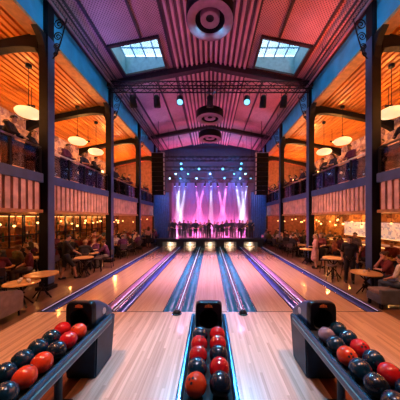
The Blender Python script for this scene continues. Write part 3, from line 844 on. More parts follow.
# circular ceiling diffusers hung from the roof
DN = ('large round ceiling diffuser nearest the camera with concentric pinkish rings', 'round drum diffuser hung below the roof in the middle of the hall', 'round drum diffuser hung farthest away, just before the stage')
for i, (y, z, R) in enumerate(((7.35, 9.25, .83), (12.55, 8.28, .81), (15.4, 8.15, .83))):
    e = empty('ceiling_diffuser', (0, y, z), 0, DN[i], 'air diffuser', 'round ceiling diffusers')
    bm = NB(); lathe(bm, [(R*.98,.0),(R,.03),(R,.42),(R*.8,.52),(R*.3,.60),(0,.6)], n=48); obj('drum', bm, M['darkmetal'], e, sm=True)
    bm = NB(); lathe(bm, [(R*.62,.05),(R*.66,-.03),(R*.98,.0)], n=48); obj('outer_ring', bm, M['pinkish'], e, sm=True)
    bm = NB(); lathe(bm, [(R*.64,.05),(R*.58,.20),(R*.40,.24)], n=48); obj('recess', bm, M['darkmetal'], e, sm=True)
    bm = NB(); lathe(bm, [(R*.42,.24),(R*.40,.06),(R*.37,.05),(R*.20,.12),(R*.17,.12)], n=40); obj('inner_cone', bm, M['pinkish'], e, sm=True)
    bm = NB(); lathe(bm, [(R*.18,.12),(R*.15,.2),(0,.2)], n=30); obj('core', bm, M['void'], e, sm=True)
    for a in (0, 1, 2):
        bm = NB(); tube(bm, [(.3*math.cos(a*2.09+.5),.3*math.sin(a*2.09+.5),.57),(.3*math.cos(a*2.09+.5),.3*math.sin(a*2.09+.5),10.72-z)], .018, 6); obj('hanger_rod', bm, M['black'], e)

# haze over the stage
bm = NB(); box(bm, -4.5, 4.5, 18.7, 22.5, SZ+.01, 8.6)
m = bpy.data.materials.new('stage_haze'); m.use_nodes = True; nt = m.node_tree; nt.nodes.remove(nt.nodes['Principled BSDF'])
vs = N(nt, 'ShaderNodeVolumeScatter'); vs.inputs['Density'].default_value = .026; vs.inputs['Anisotropy'].default_value = .25; vs.inputs['Color'].default_value = (1,1,1,1)
nt.links.new(vs.outputs[0], [n for n in nt.nodes if n.type == 'OUTPUT_MATERIAL'][0].inputs['Volume'])
tag(obj('haze', bm, m), 'thin stage haze glowing around the band', 'haze', kind='stuff')
m2 = m.copy(); m2.name = 'beam_haze'
[n for n in m2.node_tree.nodes if n.type == 'VOLUME_SCATTER'][0].inputs['Density'].default_value = .5
bm = NB(); box(bm, -4.3, 4.3, 18.8, 22.4, SZ+.03, 3.0)
m3 = m.copy(); m3.name = 'floor_haze'
nt = m3.node_tree; tc = N(nt, 'ShaderNodeTexCoord'); sx = N(nt, 'ShaderNodeSeparateXYZ'); nt.links.new(tc.outputs['Object'], sx.inputs[0])
def mrange(sock, a, b, v0, v1):
    r = N(nt, 'ShaderNodeMapRange'); nt.links.new(sock, r.inputs['Value'])
    for k_, v_ in zip(('From Min','From Max','To Min','To Max'), (a, b, v0, v1)): r.inputs[k_].default_value = v_
    return r.outputs['Result']
ax = N(nt, 'ShaderNodeMath', operation='ABSOLUTE'); nt.links.new(sx.outputs[0], ax.inputs[0])
mm = N(nt, 'ShaderNodeMath', operation='MULTIPLY')
nt.links.new(mrange(sx.outputs[2], .4, 2.9, .14, 0), mm.inputs[0]); nt.links.new(mrange(ax.outputs[0], 2.6, 4.1, 1, 0), mm.inputs[1])
nt.links.new(mm.outputs[0], [n for n in nt.nodes if n.type == 'VOLUME_SCATTER'][0].inputs['Density'])
tag(obj('haze', bm, m3), 'low bank of haze glowing pink around the feet of the band', 'haze', kind='stuff')
tag(obj('haze', HZ, m2), 'added cones of denser haze shaped to show the white and magenta beams over the band', 'haze', kind='stuff')
# ================================================================== PEOPLE
def capsule(bm, a, b, r0, r1, n=10):
    a, b = V(a), V(b); d = b-a
    if d.length < 1e-6: d = V((0,0,1e-3)); b = a + d
    u, w = frame_of(d); dn = d.normalized(); prev = None
    secs = []
    for t in (-.95,-.7,-.35): secs.append((a + dn*r0*t, r0*math.sqrt(1-t*t)))
    for t in (0,.33,.66,1): secs.append((a.lerp(b,t), r0+(r1-r0)*t))
    for t in (.35,.7,.95): secs.append((b + dn*r1*t, r1*math.sqrt(1-t*t)))
    for c, r in secs:
        rg = ring(bm, c, u, w, r, n)
        if prev: bridge(bm, prev, rg)
        else: bm.faces.new(rg)
        prev = rg
    bm.faces.new(prev)

def person_meshes(J, fem=False, hair='short', lower='trousers', sleeve='short'):
    """J: joints in a local frame facing +Y. Returns {part: mesh}"""
    g = lambda k: V(J[k])
    caps = []                                          # (a, b, r0, r1, region)
    def C(a, b, r0, r1, reg): caps.append((V(a), V(b), r0, r1, reg))
    pel, wai, che, nec, hd = g('pel'), g('wai'), g('che'), g('nec'), g('head')
    k = .92 if fem else 1
    hl, hr = g('hipl'), g('hipr'); sl, sr = g('shl'), g('shr')
    C(hl, hr, .105, .105, 'low'); C(pel, wai, .125*k, .115*k, 'low' if 0 else 'top')
    side = (sr-sl).normalized()
    C(wai-side*.035, che-side*.06, .112*k, .118*k, 'top'); C(wai+side*.035, che+side*.06, .112*k, .118*k, 'top')
    C(sl*.8+sr*.2, sr*.8+sl*.2, .078*k, .078*k, 'top'); C(che, nec-(nec-che)*.18, .12*k, .075, 'top')
    fw = g('fwd') if 'fwd' in J else V((0,1,0))
    if fem:
        C(che-side*.07+fw*.075-V((0,0,.03)), che+side*.07+fw*.075-V((0,0,.03)), .062, .062, 'top')
    C(nec-(hd-nec)*.25, hd, .052*k, .055*k, 'skin')
    lowreg = {'trousers': ('low','low'), 'shorts': ('low','skin'), 'skirt': ('low','skin')}[lower]
    arm = {'short': ('top','skin'), 'long': ('top','top'), 'none': ('skin','skin')}[sleeve]
    for s, S in (('l', sl), ('r', sr)):
        C(S, g('el'+s), .055*k, .043*k, arm[0]); C(g('el'+s), g('wr'+s), .043*k, .030*k, arm[1])
        d = (g('wr'+s)-g('el'+s)).normalized()
        C(g('wr'+s), g('wr'+s)+d*.075, .030, .034, 'skin')
        C(g('hip'+s), g('kn'+s), .088, .060, lowreg[0]); C(g('kn'+s), g('an'+s), .058, .040, lowreg[1])
        f = V(J['ft'+s]) if 'ft'+s in J else g('an'+s) + V((0,.15,-.045))
        C(g('an'+s)+V((0,-.03,-.03)), f, .042, .034, 'shoe')
    if lower == 'skirt':
        C((hl+hr)/2, (g('knl')+g('knr'))/2, .15, .17, 'low')
    bm = NB()
    for a, b, r0, r1, reg in caps: capsule(bm, a, b, r0, r1)
    # head: skull, jaw, nose, ears
    up = (hd-nec).normalized()
    hf = g('hfwd').normalized() if 'hfwd' in J else fw
    hs = hf.cross(up).normalized(); hf = up.cross(hs).normalized()
    def H(x, y, z): return hd + hs*x + hf*y + up*z
    heads = [((0,-.012,.045),(.074,.095,.082)), ((0,.018,-.025),(.058,.072,.085)), ((0,.095,-.01),(.014,.022,.026)), ((.076,-.005,.0),(.012,.02,.032)), ((-.076,-.005,.0),(.012,.02,.032))]
    for c, r in heads:
        b2 = NB(); sphere(b2, (0,0,0), 1, 16, 12)
        vm = {}
        for v in b2.verts: vm[v] = bm.verts.new(H(c[0]+v.co.x*r[0], c[1]+v.co.y*r[1], c[2]+v.co.z*r[2]))
        for f in b2.faces: bm.faces.new([vm[v] for v in f.verts])
        b2.free()
    me = bpy.data.meshes.new('tmp'); bm.to_mesh(me); bm.free()
    o = bpy.data.objects.new('tmp', me); COL.objects.link(o)
    md = o.modifiers.new('r', 'REMESH'); md.mode = 'VOXEL'; md.voxel_size = .0165; md.use_smooth_shade = True
    s2 = o.modifiers.new('s', 'SMOOTH'); s2.iterations = 3; s2.factor = .5
    dg = bpy.context.evaluated_depsgraph_get(); ev = o.evaluated_get(dg); em = bpy.data.meshes.new_from_object(ev)
    bpy.data.objects.remove(o)
    nv = len(em.vertices); co = np.empty(nv*3, 'f'); em.vertices.foreach_get('co', co); co = co.reshape(-1,3)
    best = np.full(nv, 1e9); reg = np.zeros(nv, int)
    REG = ['skin','top','low','shoe']
    for a, b, r0, r1, rgn in caps:
        a_, b_ = np.array(a), np.array(b); d = b_-a_; L2 = max(d@d, 1e-9)
        t = np.clip(((co-a_)@d)/L2, 0, 1); dist = np.linalg.norm(co-(a_+t[:,None]*d), axis=1) - (r0+(r1-r0)*t)
        mk = dist < best - (1e-3 if rgn != 'skin' else .004); best[mk] = dist[mk]; reg[mk] = REG.index(rgn)
    hdn = np.array(hd); near = np.linalg.norm(co-hdn, axis=1) < .135
    reg[near & (((co-hdn)@np.array(up)) > -.11)] = 0
    nr = np.empty(nv*3, 'f'); em.vertices.foreach_get('normal', nr); nr = nr.reshape(-1,3)
    polys = [tuple(p.vertices) for p in em.polygons]
    out = {}
    def shell(idx, off, name):
        keep = [p for p in polys if sum(reg[i] == idx for i in p) >= len(p)-1]
        if not keep: return None
        ids = sorted({i for p in keep for i in p}); mp = {i: j for j, i in enumerate(ids)}
        m_ = bpy.data.meshes.new(name)
        m_.from_pydata([tuple(co[i]+nr[i]*off) for i in ids], [], [[mp[i] for i in p] for p in keep])
        for p in m_.polygons: p.use_smooth = True
        return m_
    out['shirt'] = shell(1, .011, 'shirt'); out[{'trousers':'trousers','shorts':'shorts','skirt':'skirt'}[lower]] = shell(2, .013, 'lower'); out['shoes'] = shell(3, .010, 'shoes')
    # body: remeshed skin plus fingers, eyes and mouth in the same mesh
    bm = NB(); bm.from_mesh(em)
    for f in bm.faces: f.material_index = 0
    for s in 'lr':
        w_ = g('wr'+s); d = (w_-g('el'+s)).normalized(); sd = d.cross(V((0,0,1)))
        if sd.length < .3: sd = V((1,0,0))
        sd.normalize(); pn = sd.cross(d).normalized()
        if 'palm'+s in J: pass
        base = w_ + d*.075
        inner = 1 if s == 'l' else -1
        for q, (off, ln) in enumerate(((-.026,.062),(-.009,.075),(.009,.07),(.026,.055))):
            p0 = base + sd*off; p1 = p0 + d*ln*.55 - pn*.008; p2 = p1 + d*ln*.38 - pn*.022
            tube(bm, [p0-d*.02, p0, p1, p2], [.009,.0095,.0085,.006], 6)
        t0 = w_ + d*.03 + sd*.024*inner
        tube(bm, [t0, t0 + sd*.03*inner + d*.025, t0 + sd*.036*inner + d*.055 - pn*.01], [.011,.0105,.007], 6)
    nf = len(bm.faces)
    for x in (-.031, .031): sphere(bm, H(x, .079, .012), .0105, 8, 6, 1)
    sphere(bm, H(0, .086, -.055), .012, 8, 6, 2, (1.6,.5,.5))
    for f in bm.faces: f.smooth = True
    body = bpy.data.meshes.new('person_body'); bm.to_mesh(body); bm.free(); out['body'] = body
    # hair: cap that leaves the face free, longer hair falls behind the neck
    bm = NB()
    b2 = NB(); sphere(b2, (0,0,0), 1, 20, 16)
    dl = [v for v in b2.verts if (v.co.y > .42 and v.co.z < .42) or (v.co.z < -.45) or (v.co.y > .05 and v.co.z < -.05)]
    bmesh.ops.delete(b2, geom=dl, context='VERTS')
    vm = {v: bm.verts.new(H(v.co.x*.088, -.014+v.co.y*.108, .042+v.co.z*.102)) for v in b2.verts}
    for f in b2.faces: bm.faces.new([vm[v] for v in f.verts])
    b2.free()
    if hair == 'long':
        for x in (-.055, -.02, .02, .055):
            capsule(bm, H(x, -.07, .03), H(x*1.25, -.10, -.20), .045, .035, 8)
    elif hair == 'bun': sphere(bm, H(0, -.12, .06), .05, 12, 8)
    smooth(bm); hm = bpy.data.meshes.new('hair'); bm.to_mesh(hm); bm.free(); out['hair'] = hm
    bpy.data.meshes.remove(em)
    return out

def stand(**k):
    J = dict(hipl=(-.09,0,.92), hipr=(.09,0,.92), pel=(0,0,.95), wai=(0,.01,1.08), che=(0,0,1.28), shl=(-.185,-.01,1.42), shr=(.185,-.01,1.42), nec=(0,0,1.48), head=(0,.02,1.605),
             knl=(-.10,.03,.50), knr=(.10,.03,.50), anl=(-.11,-.02,.085), anr=(.11,-.02,.085), ell=(-.25,-.03,1.14), elr=(.25,-.03,1.14), wrl=(-.24,.08,.92), wrr=(.24,.08,.92))
    J.update(k); return J
def sit(**k):
    J = dict(hipl=(-.09,0,.575), hipr=(.09,0,.575), pel=(0,-.01,.60), wai=(0,-.02,.73), che=(0,-.02,.93), shl=(-.185,-.03,1.06), shr=(.185,-.03,1.06), nec=(0,-.02,1.12), head=(0,.01,1.245),
             knl=(-.11,.42,.545), knr=(.11,.42,.545), anl=(-.12,.40,.085), anr=(.12,.40,.085), ell=(-.25,.03,.80), elr=(.25,.03,.80), wrl=(-.15,.26,.68), wrr=(.15,.26,.68))
    J.update(k); return J

VAR = {
 'stand_m': person_meshes(stand()),
 'stand_walk': person_meshes(stand(hipl=(-.09,0,.90), hipr=(.09,0,.90), knl=(-.09,-.04,.48), knr=(.12,.22,.50), anl=(-.09,-.16,.085), anr=(.14,.30,.085), elr=(.31,.14,1.16), wrr=(.36,.34,1.02), che=(0,.03,1.27), head=(.01,.07,1.59), hfwd=(.5,1,-.2)), lower='shorts'),
 'stand_f': person_meshes(stand(wrl=(-.12,.20,1.12), ell=(-.24,.02,1.14)), True, 'long', 'skirt'),
 'stand_arm': person_meshes(stand(elr=(.30,.12,1.28), wrr=(.22,.28,1.42)), sleeve='long'),
 'lean_m': person_meshes(stand(che=(0,.09,1.27), shl=(-.19,.10,1.40), shr=(.19,.10,1.40), nec=(0,.13,1.46), head=(0,.19,1.575), ell=(-.24,.22,1.14), elr=(.24,.22,1.14), wrl=(-.14,.40,1.10), wrr=(.14,.40,1.10)), sleeve='long'),
 'lean_f': person_meshes(stand(che=(0,.08,1.25), shl=(-.17,.09,1.37), shr=(.17,.09,1.37), nec=(0,.12,1.43), head=(0,.17,1.545), ell=(-.22,.22,1.12), elr=(.24,.20,1.12), wrl=(-.10,.40,1.10), wrr=(.18,.40,1.10), hfwd=(.4,1,0)), True, 'long'),
 'sit_m': person_meshes(sit()),
 'sit_table': person_meshes(sit(che=(0,.05,.92), shl=(-.185,.05,1.05), shr=(.185,.05,1.05), nec=(0,.07,1.11), head=(0,.12,1.23), ell=(-.27,.20,.84), elr=(.27,.20,.84), wrl=(-.12,.36,.80), wrr=(.12,.36,.80)), sleeve='long'),
 'sit_f': person_meshes(sit(shl=(-.165,-.03,1.03), shr=(.165,-.03,1.03), nec=(0,-.02,1.09), head=(0,.02,1.21), elr=(.24,.10,.86), wrr=(.16,.30,.84), hfwd=(-.4,1,0)), True, 'long'),
 'sit_chin': person_meshes(sit(che=(0,.06,.92), shl=(-.165,.07,1.04), shr=(.165,.07,1.04), nec=(0,.09,1.10), head=(.02,.15,1.22), ell=(-.20,.28,.83), elr=(.20,.30,.84), wrl=(-.02,.34,.82), wrr=(.07,.24,1.06), hfwd=(.3,1,-.1)), True, 'bun'),
 'guitar': person_meshes(stand(ell=(-.30,.02,1.18), wrl=(-.42,.20,1.25), elr=(.28,-.02,1.12), wrr=(.10,.17,1.05), head=(-.02,.05,1.60))),
 'singer': person_meshes(stand(elr=(.26,.10,1.22), wrr=(.05,.16,1.42), ell=(-.36,.02,1.26), wrl=(-.50,.10,1.44)), True, 'long', 'trousers'),
}
SKIN = [mat('skin_%s' % n, c, .5, var=.06) for n, c in (('fair', (.62,.38,.28)), ('tan', (.45,.25,.16)), ('brown', (.22,.11,.065)))]
HAIR = {'dark': mat('dark_hair', (.015,.01,.008), .5), 'brown': mat('brown_hair', (.07,.035,.018), .5), 'fair': mat('fair_hair', (.33,.20,.09), .5)}
CLOTH = {n: mat('%s_cloth' % n.replace(' ', '_'), c, .85, var=.2, scale=12) for n, c in (
    ('black', (.012,.012,.016)), ('navy', (.02,.03,.075)), ('maroon', (.14,.02,.025)), ('grey', (.15,.14,.15)), ('white', (.62,.58,.56)), ('rust', (.32,.10,.04)), ('olive', (.10,.09,.04)), ('pale pink', (.62,.34,.32)), ('denim', (.05,.08,.15)), ('plum', (.12,.03,.10)))}
EYE = mat('dark_eyes', (.02,.012,.01), .2); LIP = mat('lips', (.35,.10,.09), .5)
for d in VAR.values():
    d['body'].materials.append(SKIN[0]); d['body'].materials.append(EYE); d['body'].materials.append(LIP)
    for k_, me in d.items():
        if k_ != 'body' and me: me.materials.append(CLOTH['black'])
def setm(o, m):
    o.material_slots[0].link = 'OBJECT'; o.material_slots[0].material = m
def person(var, loc, rz, top, low, hair, skin, label, group=None, scale=1.0, shoe='black'):
    d = VAR[var]
    b = link('person', d['body']); setm(b, SKIN[skin])
    b.location = loc; b.rotation_euler = (0,0,rz); b.scale = (scale,)*3
    tag(b, label, 'person', group)
    for k_, me in d.items():
        if k_ == 'body' or me is None: continue
        c = link(k_, me, b)
        setm(c, CLOTH[top] if k_ == 'shirt' else HAIR[hair] if k_ == 'hair' else CLOTH[shoe] if k_ == 'shoes' else CLOTH[low])
    return b
def face(p, q): return math.atan2(q[1]-p[1], q[0]-p[0]) - PI/2      # heading so local +Y looks from p to q
# ================================================================== FURNITURE
def make_table(r, h):
    e = empty('round_table', (0,0,0), 0, 'x', 'table')
    bm = NB(); lathe(bm, [(0,h-.045),(r*.9,h-.045),(r,h-.03),(r,h-.008),(r-.01,h),(0,h)], n=36); obj('table_top', bm, M['table'], e)
    for k in range(4):
        a = PI/4 + k*PI/2; c, s = math.cos(a), math.sin(a)
        bm = NB(); tube(bm, [(c*r*.62, s*r*.62, .0), (-c*.04, -s*.04, h*.55), (c*r*.50, s*r*.50, h-.045)], .02, 8); obj('leg', bm, M['black'], e)
    bm = NB(); lathe(bm, [(.05,h*.52),(.065,h*.55),(.05,h*.58)], n=14); obj('collar', bm, M['black'], e)
    return e
def make_chair():
    e = empty('dining_chair', (0,0,0), 0, 'x', 'chair')
    bm = NB(); box(bm, -.21,.21,-.20,.22,.425,.465, bev=.015); obj('seat', bm, M['seatm'], e)
    bm = NB(); box(bm, -.20,.20,-.245,-.215,.60,.86, bev=.012); obj('backrest', bm, M['seatm'], e)
    for x, y in ((-.18,.18),(.18,.18),(-.18,-.20),(.18,-.20)):
        bm = NB()
        if y > 0: tube(bm, [(x*1.1,y*1.1,0),(x,y,.43)], .014, 6)
        else: tube(bm, [(x*1.1,y*1.3,0),(x,y,.43),(x*.98,-.23,.80)], .014, 6)
        obj('leg', bm, M['black'], e)
    for y in (.19,-.23): bm = NB(); tube(bm, [(-.19,y,.2),(.19,y,.2)], .009, 5); obj('stretcher', bm, M['black'], e)
    return e
def make_stool():
    e = empty('bar_stool', (0,0,0), 0, 'x', 'stool')
    bm = NB(); lathe(bm, [(0,.55),(.15,.55),(.17,.57),(.17,.60),(.15,.615),(0,.62)], n=22); obj('seat', bm, M['seatm'], e)
    for k in range(4):
        a = PI/4+k*PI/2; bm = NB(); tube(bm, [(.20*math.cos(a),.20*math.sin(a),0),(.11*math.cos(a),.11*math.sin(a),.56)], .015, 6); obj('leg', bm, M['black'], e)
    bm = NB(); tube(bm, [(.17*math.cos(t*PI/8),.17*math.sin(t*PI/8),.22) for t in range(17)], .009, 5, cap=False); obj('foot_ring', bm, M['black'], e)
    return e
def make_cup():
    e = empty('cup', (0,0,0), 0, 'x', 'cup')
    bm = NB(); lathe(bm, [(0,0),(.026,0),(.036,.05),(.040,.085),(.037,.085),(.032,.05),(.022,.008),(0,.008)], n=18); obj('cup_body', bm, M['ceramic'], e, sm=True)
    bm = NB(); tube(bm, [(.038,0,.07),(.062,0,.06),(.062,0,.035),(.034,0,.025)], .005, 6); obj('handle', bm, M['ceramic'], e, sm=True)
    return e
def make_glass():
    e = empty('drinking_glass', (0,0,0), 0, 'x', 'glass')
    bm = NB(); lathe(bm, [(0,0),(.028,0),(.034,.12),(.031,.12),(.026,.01),(0,.01)], n=16); obj('tumbler', bm, M['glassclear'], e, sm=True)
    bm = NB(); lathe(bm, [(0,.012),(.025,.012),(.029,.08),(0,.08)], n=16); obj('drink', bm, M['barlight' if 0 else 'orangeball'], e, sm=True)
    return e
PROTO = {}
def put(kind, maker, loc, rz, label, group=None):
    if kind not in PROTO:
        PROTO[kind] = maker(); o = PROTO[kind]; o.location = loc; o.rotation_euler = (0,0,rz); o['label'] = label
        if group: o['group'] = group
        return o
    return dup(PROTO[kind], loc, rz, label, group)

rnd = random.Random(11)
NUM = 'nearest second third fourth fifth sixth seventh eighth ninth tenth eleventh twelfth thirteenth fourteenth fifteenth sixteenth seventeenth eighteenth nineteenth twentieth twenty-first twenty-second twenty-third twenty-fourth twenty-fifth twenty-sixth twenty-seventh twenty-eighth twenty-ninth thirtieth'.split()
TOPS = ['black','black','navy','maroon','grey','rust','olive','plum','black','white','maroon','denim']
LOWS = ['black','navy','denim','black','grey']
HW = {'dark': 'dark', 'brown': 'brown', 'fair': 'fair'}
def dirname(dx, dy, side):
    if abs(dy) > abs(dx): return 'facing the stage' if dy > 0 else 'facing the camera'
    inward = dx*side < 0
    return 'facing the lanes' if inward else 'facing the outer wall'
RW = {'f': 'front row beside the lanes', 'm': 'middle row', 'w': 'row along the wall'}
ON = ('nearest','second','third','fourth','fifth','sixth','seventh','eighth','ninth')
def cluster(side, row, i, x, y, angs, occ, r=.38, h=.745):
    n = 'left' if side < 0 else 'right'
    if row == 'f': i += 3                        # three nearer tables of this row are built below
    desc = '%s %s table' % (ON[i], {'f':'front row','m':'middle row','w':'wall row'}[row])
    put('t%.2f%.2f' % (r,h), lambda: make_table(r, h), (x, y, 0), rnd.uniform(0,1.5), 'round honey-topped table, %s in the %s, %s side' % (ON[i], RW[row], n), 'round tables of the %s %s' % (n, row == 'f' and 'front row' or row == 'm' and 'middle row' or 'wall row'))
    for a, o in zip(angs, occ):
        dx, dy = math.cos(a), math.sin(a)
        px, py = x + dx*(r+.35), y + dy*(r+.35)
        rz = face((px,py),(x,y)); dn = dirname(-dx, -dy, side)
        put('chair', make_chair, (px, py, 0), rz, 'dark leather dining chair %s at the %s, %s side' % (dn, desc, n), 'dining chairs on the %s' % n)
        if o:
            v = rnd.choice(['sit_m','sit_table','sit_table','sit_f','sit_chin','sit_m']); t = rnd.choice(TOPS); hc = rnd.choice(['dark','dark','brown','brown','fair'])
            person(v, (px+(-dx)*.0, py, .0), rz, t, rnd.choice(LOWS), hc, rnd.choice([0,0,1,2]), 'seated guest in %s, %s hair, %s, at %s, %s' % (t, hc, dn, desc, n), 'seated guests on the %s' % n, rnd.uniform(.95,1.04))
    for q in range(2):
        a = rnd.uniform(0,6.28)
        put('glass', make_glass, (x+.2*math.cos(a+q*2.5), y+.2*math.sin(a+q*2.5), h), 0, 'drinking glass on the %s, %s side' % (desc, n), 'glasses on the %s, %s side' % (desc, n))

def q4(off, k=4): return [off + i*2*PI/k for i in range(k)]
# ---- left side
for i, (y, x) in enumerate(((10.0,-5.7),(13.0,-5.65),(14.8,-5.7),(17.5,-5.65),(19.4,-5.7))):
    cluster(-1, 'f', i, x, y, q4(.2+i*.5), (1,1,1,1) if i % 2 else (1,1,0,1))
for i, (y, x) in enumerate(((7.1,-7.1),(8.9,-7.3),(11.4,-7.3),(13.9,-7.3),(16.1,-7.3),(18.4,-7.3))):
    cluster(-1, 'm', i, x, y, q4(.7+i*.6), (1,0,1,1) if i < 1 else (1,1,1,1))
for i, (y, x) in enumerate(((7.9,-8.72),(10.2,-8.72),(12.6,-8.72),(15.0,-8.72),(17.3,-8.72))):
    cluster(-1, 'w', i, x, y, q4(.3+i*.4), (1,1,0,1))
# ---- right side
for i, (y, x) in enumerate(((13.0,5.7),(14.8,5.65),(17.5,5.65),(19.4,5.7))):
    cluster(1, 'f', i, x, y, q4(.4+i*.5), (1,1,1,1))
for i, (y, x) in enumerate(((8.6,7.2),(10.7,7.2),(12.8,7.3),(14.9,7.3),(17.0,7.3),(19.0,7.3))):
    cluster(1, 'm', i, x, y, q4(.6+i*.6), (1,1,0,1) if i < 2 else (1,1,1,1))
for i, (y, x) in enumerate(((7.8,8.8),(16.0,8.85),(18.1,8.85))):
    cluster(1, 'w', i, x, y, q4(.3+i*.4), (1,1,1,1))

# ---- hero furniture, left
put('t0.400.66', lambda: make_table(.40,.66), (-5.08,5.68,0), .3, 'low round wooden table with cups beside the grey armchair')
for i, (dx, dy) in enumerate(((.02,-.12),(.14,.02),(.24,-.06),(-.12,.10))):
    put('cup', make_cup, (-5.08+dx, 5.68+dy, .66), i*1.3, 'small white cup on the low wooden table by the armchair', 'cups on the low table')
put('t0.420.73', lambda: make_table(.42,.73), (-5.02,6.28,0), .9, 'round wooden table standing just in front of the nearest left column')
put('t0.360.78', lambda: make_table(.36,.78), (-5.18,8.65,0), .2, 'round wooden table beside the standing person in black, left side')
put('stool', make_stool, (-5.0,9.35,0), .4, 'dark round stool behind the table of the person in black', 'dark bar stools')
put('stool', make_stool, (-5.75,9.0,0), .7, 'dark round stool on the wall side of the table of the person in black', 'dark bar stools')
def armchair(loc, rz, lab):
    e = empty('armchair', loc, rz, lab, 'armchair')
    bm = NB(); box(bm, -.30,.30,-.28,.40,.16,.40, bev=.04); obj('seat_base', bm, M['sofa'], e)
    bm = NB(); box(bm, -.29,.29,-.24,.42,.40,.52, bev=.05); obj('seat_cushion', bm, M['sofain'], e)
    bm = NB(); box(bm, -.42,.42,-.42,-.26,.14,.92, bev=.06); obj('backrest', bm, M['sofa'], e)
    for s in (-1, 1):
        bm = NB(); prism(bm, [(-.40,.14),(.42,.14),(.44,.52),(.38,.62),(-.30,.80),(-.40,.82)], 'x', s*.30, s*.44); bmesh.ops.bevel(bm, geom=list(bm.edges), offset=.03, segments=2, affect='EDGES'); obj('armrest', bm, M['sofain' if s > 0 else 'sofa'], e)  # one armrest paler, the light on its side put into the colour
        for y in (-.36,.36): bm = NB(); tube(bm, [(s*.36,y,0),(s*.36,y,.15)], .02, 8); obj('leg', bm, M['black'], e)
    return e
armchair((-5.06, 4.80, 0), 0, 'slate blue armchair with grey cushion and painted-lit arm at the left edge, beside the low table')
# ---- hero furniture, right
put('t0.420.70', lambda: make_table(.42,.70), (4.86,6.55,0), .5, 'round honey-topped table between the seated couple by the nearest right column')
put('t0.400.80', lambda: make_table(.40,.80), (4.97,8.45,0), .2, 'round honey-topped table behind the standing man in black, right side')
put('t0.360.78', lambda: make_table(.36,.78), (5.05,11.95-1.0,0), .2, 'round table beside the two standing women, right side')
for lab, x, y in (('beside the standing man in black',4.62,7.95),('beyond the table behind the man in black',5.0,9.15),('wallward of the table behind the man in black',5.65,8.7),('behind the two standing women',5.2,10.25+1.3+.05)):
    if y > 11: continue
    put('stool', make_stool, (x,y,0), .3, 'dark stool %s, right side' % lab, 'dark bar stools')
put('cup', make_cup, (4.75,6.45,.70), 1, 'small white cup on the table of the seated couple')
put('glass', make_glass, (5.0,6.6,.70), 1, 'drinking glass on the table of the seated couple')
e = empty('lounge_bench', (5.05,5.72,0), 0, 'low slate blue lounge bench with a man sitting on it', 'bench')
bm = NB(); box(bm, -.62,.62,-.24,.24,.14,.36, bev=.03); obj('seat_base', bm, M['sofa'], e)
bm = NB(); box(bm, -.60,.60,-.17,.24,.36,.455, bev=.03); obj('seat_cushion', bm, M['sofain'], e)
bm = NB(); box(bm, -.62,.62,-.30,-.19,.14,.52, bev=.03); obj('back_roll', bm, M['sofa'], e)
for x in (-.55,.55):
    for y in (-.2,.2): bm = NB(); box(bm, x-.03,x+.03,y-.03,y+.03,0,.15); obj('leg', bm, M['black'], e)
put('chair', make_chair, (5.52,6.42,0), face((5.52,6.42),(4.86,6.55)), 'dark leather dining chair under the seated woman by the nearest right column')

# ---- standing and seated people nearest the lanes
person('stand_walk', (-5.62,8.2,0), -.75, 'black','black','dark',1,'person in black t-shirt and shorts standing by a round table, hand reaching out')
person('stand_m', (5.15,7.75,0), 2.6, 'black','black','dark',1,'man dressed all in black standing beside a round table, right side',None,.98)
person('stand_f', (5.02,10.0,0), 1.2, 'pale pink','pale pink','fair',0,'woman in a pale pink dress standing by the second right column',None,.93)
person('stand_f', (5.38,10.2,0), 2.4, 'maroon','black','brown',0,'woman in maroon standing beside the woman in pale pink',None,.95)
person('sit_chin', (5.50,6.42,0), face((5.52,6.42),(4.86,6.55)), 'maroon','navy','brown',0,'seated woman in maroon with her hand to her chin by the nearest right column')
person('sit_m', (5.22,5.74,0), .45, 'white','denim','dark',1,'man in a white shirt seated on the lounge bench, seen from behind')
person('stand_arm', (-6.3,11.4,0), -1.2, 'rust','navy','brown',0,'guest in a rust long-sleeved top standing behind the second left column',None,.98)
person('stand_f', (-4.95,16.9,0), .3, 'pale pink','black','brown',0,'woman in a pink top standing near the stage end, left side',None,.98)
person('stand_m', (6.5,9.4,0), 1.9, 'grey','navy','brown',0,'guest in a grey t-shirt standing between the tables, right side',None,1.0)

# ---- gallery guests
GP = []
yy = 6.2; k = 0
while yy < 21:
    GP.append((['lean_m','stand_m','lean_f','stand_arm','lean_m','stand_f','lean_f'][k % 7], [.42,1.0,.5,1.15,.45,.8,.5][k % 7], yy, ['black','navy','black','black','plum','black','navy','black','maroon','black'][k % 10], 'black', ['dark','brown','dark','dark','brown'][k % 5]))
    yy += (.60,.66,.60,.62,.75)[k % 5]; k += 1
for s, n in ((-1,'left'),(1,'right')):
    for i, (v, dx, y, t, lo, hc) in enumerate(GP):
        y = y + (.18 if s > 0 else 0)
        if any(abs(y - c) < .42 and dx < .7 for c in COLY): dx = .85
        person(v, (s*(X0+.10+dx), y, 3.80), s*PI/2 + rnd.uniform(-.35,.35), t, lo, hc, rnd.choice([0,1,0]), 'gallery guest in %s, %s hair, %s at the %s railing, %s along it' % (t, hc, 'leaning' if 'lean' in v else 'standing', n, NUM[i]), 'guests at the %s gallery railing' % n, rnd.uniform(.95,1.03))

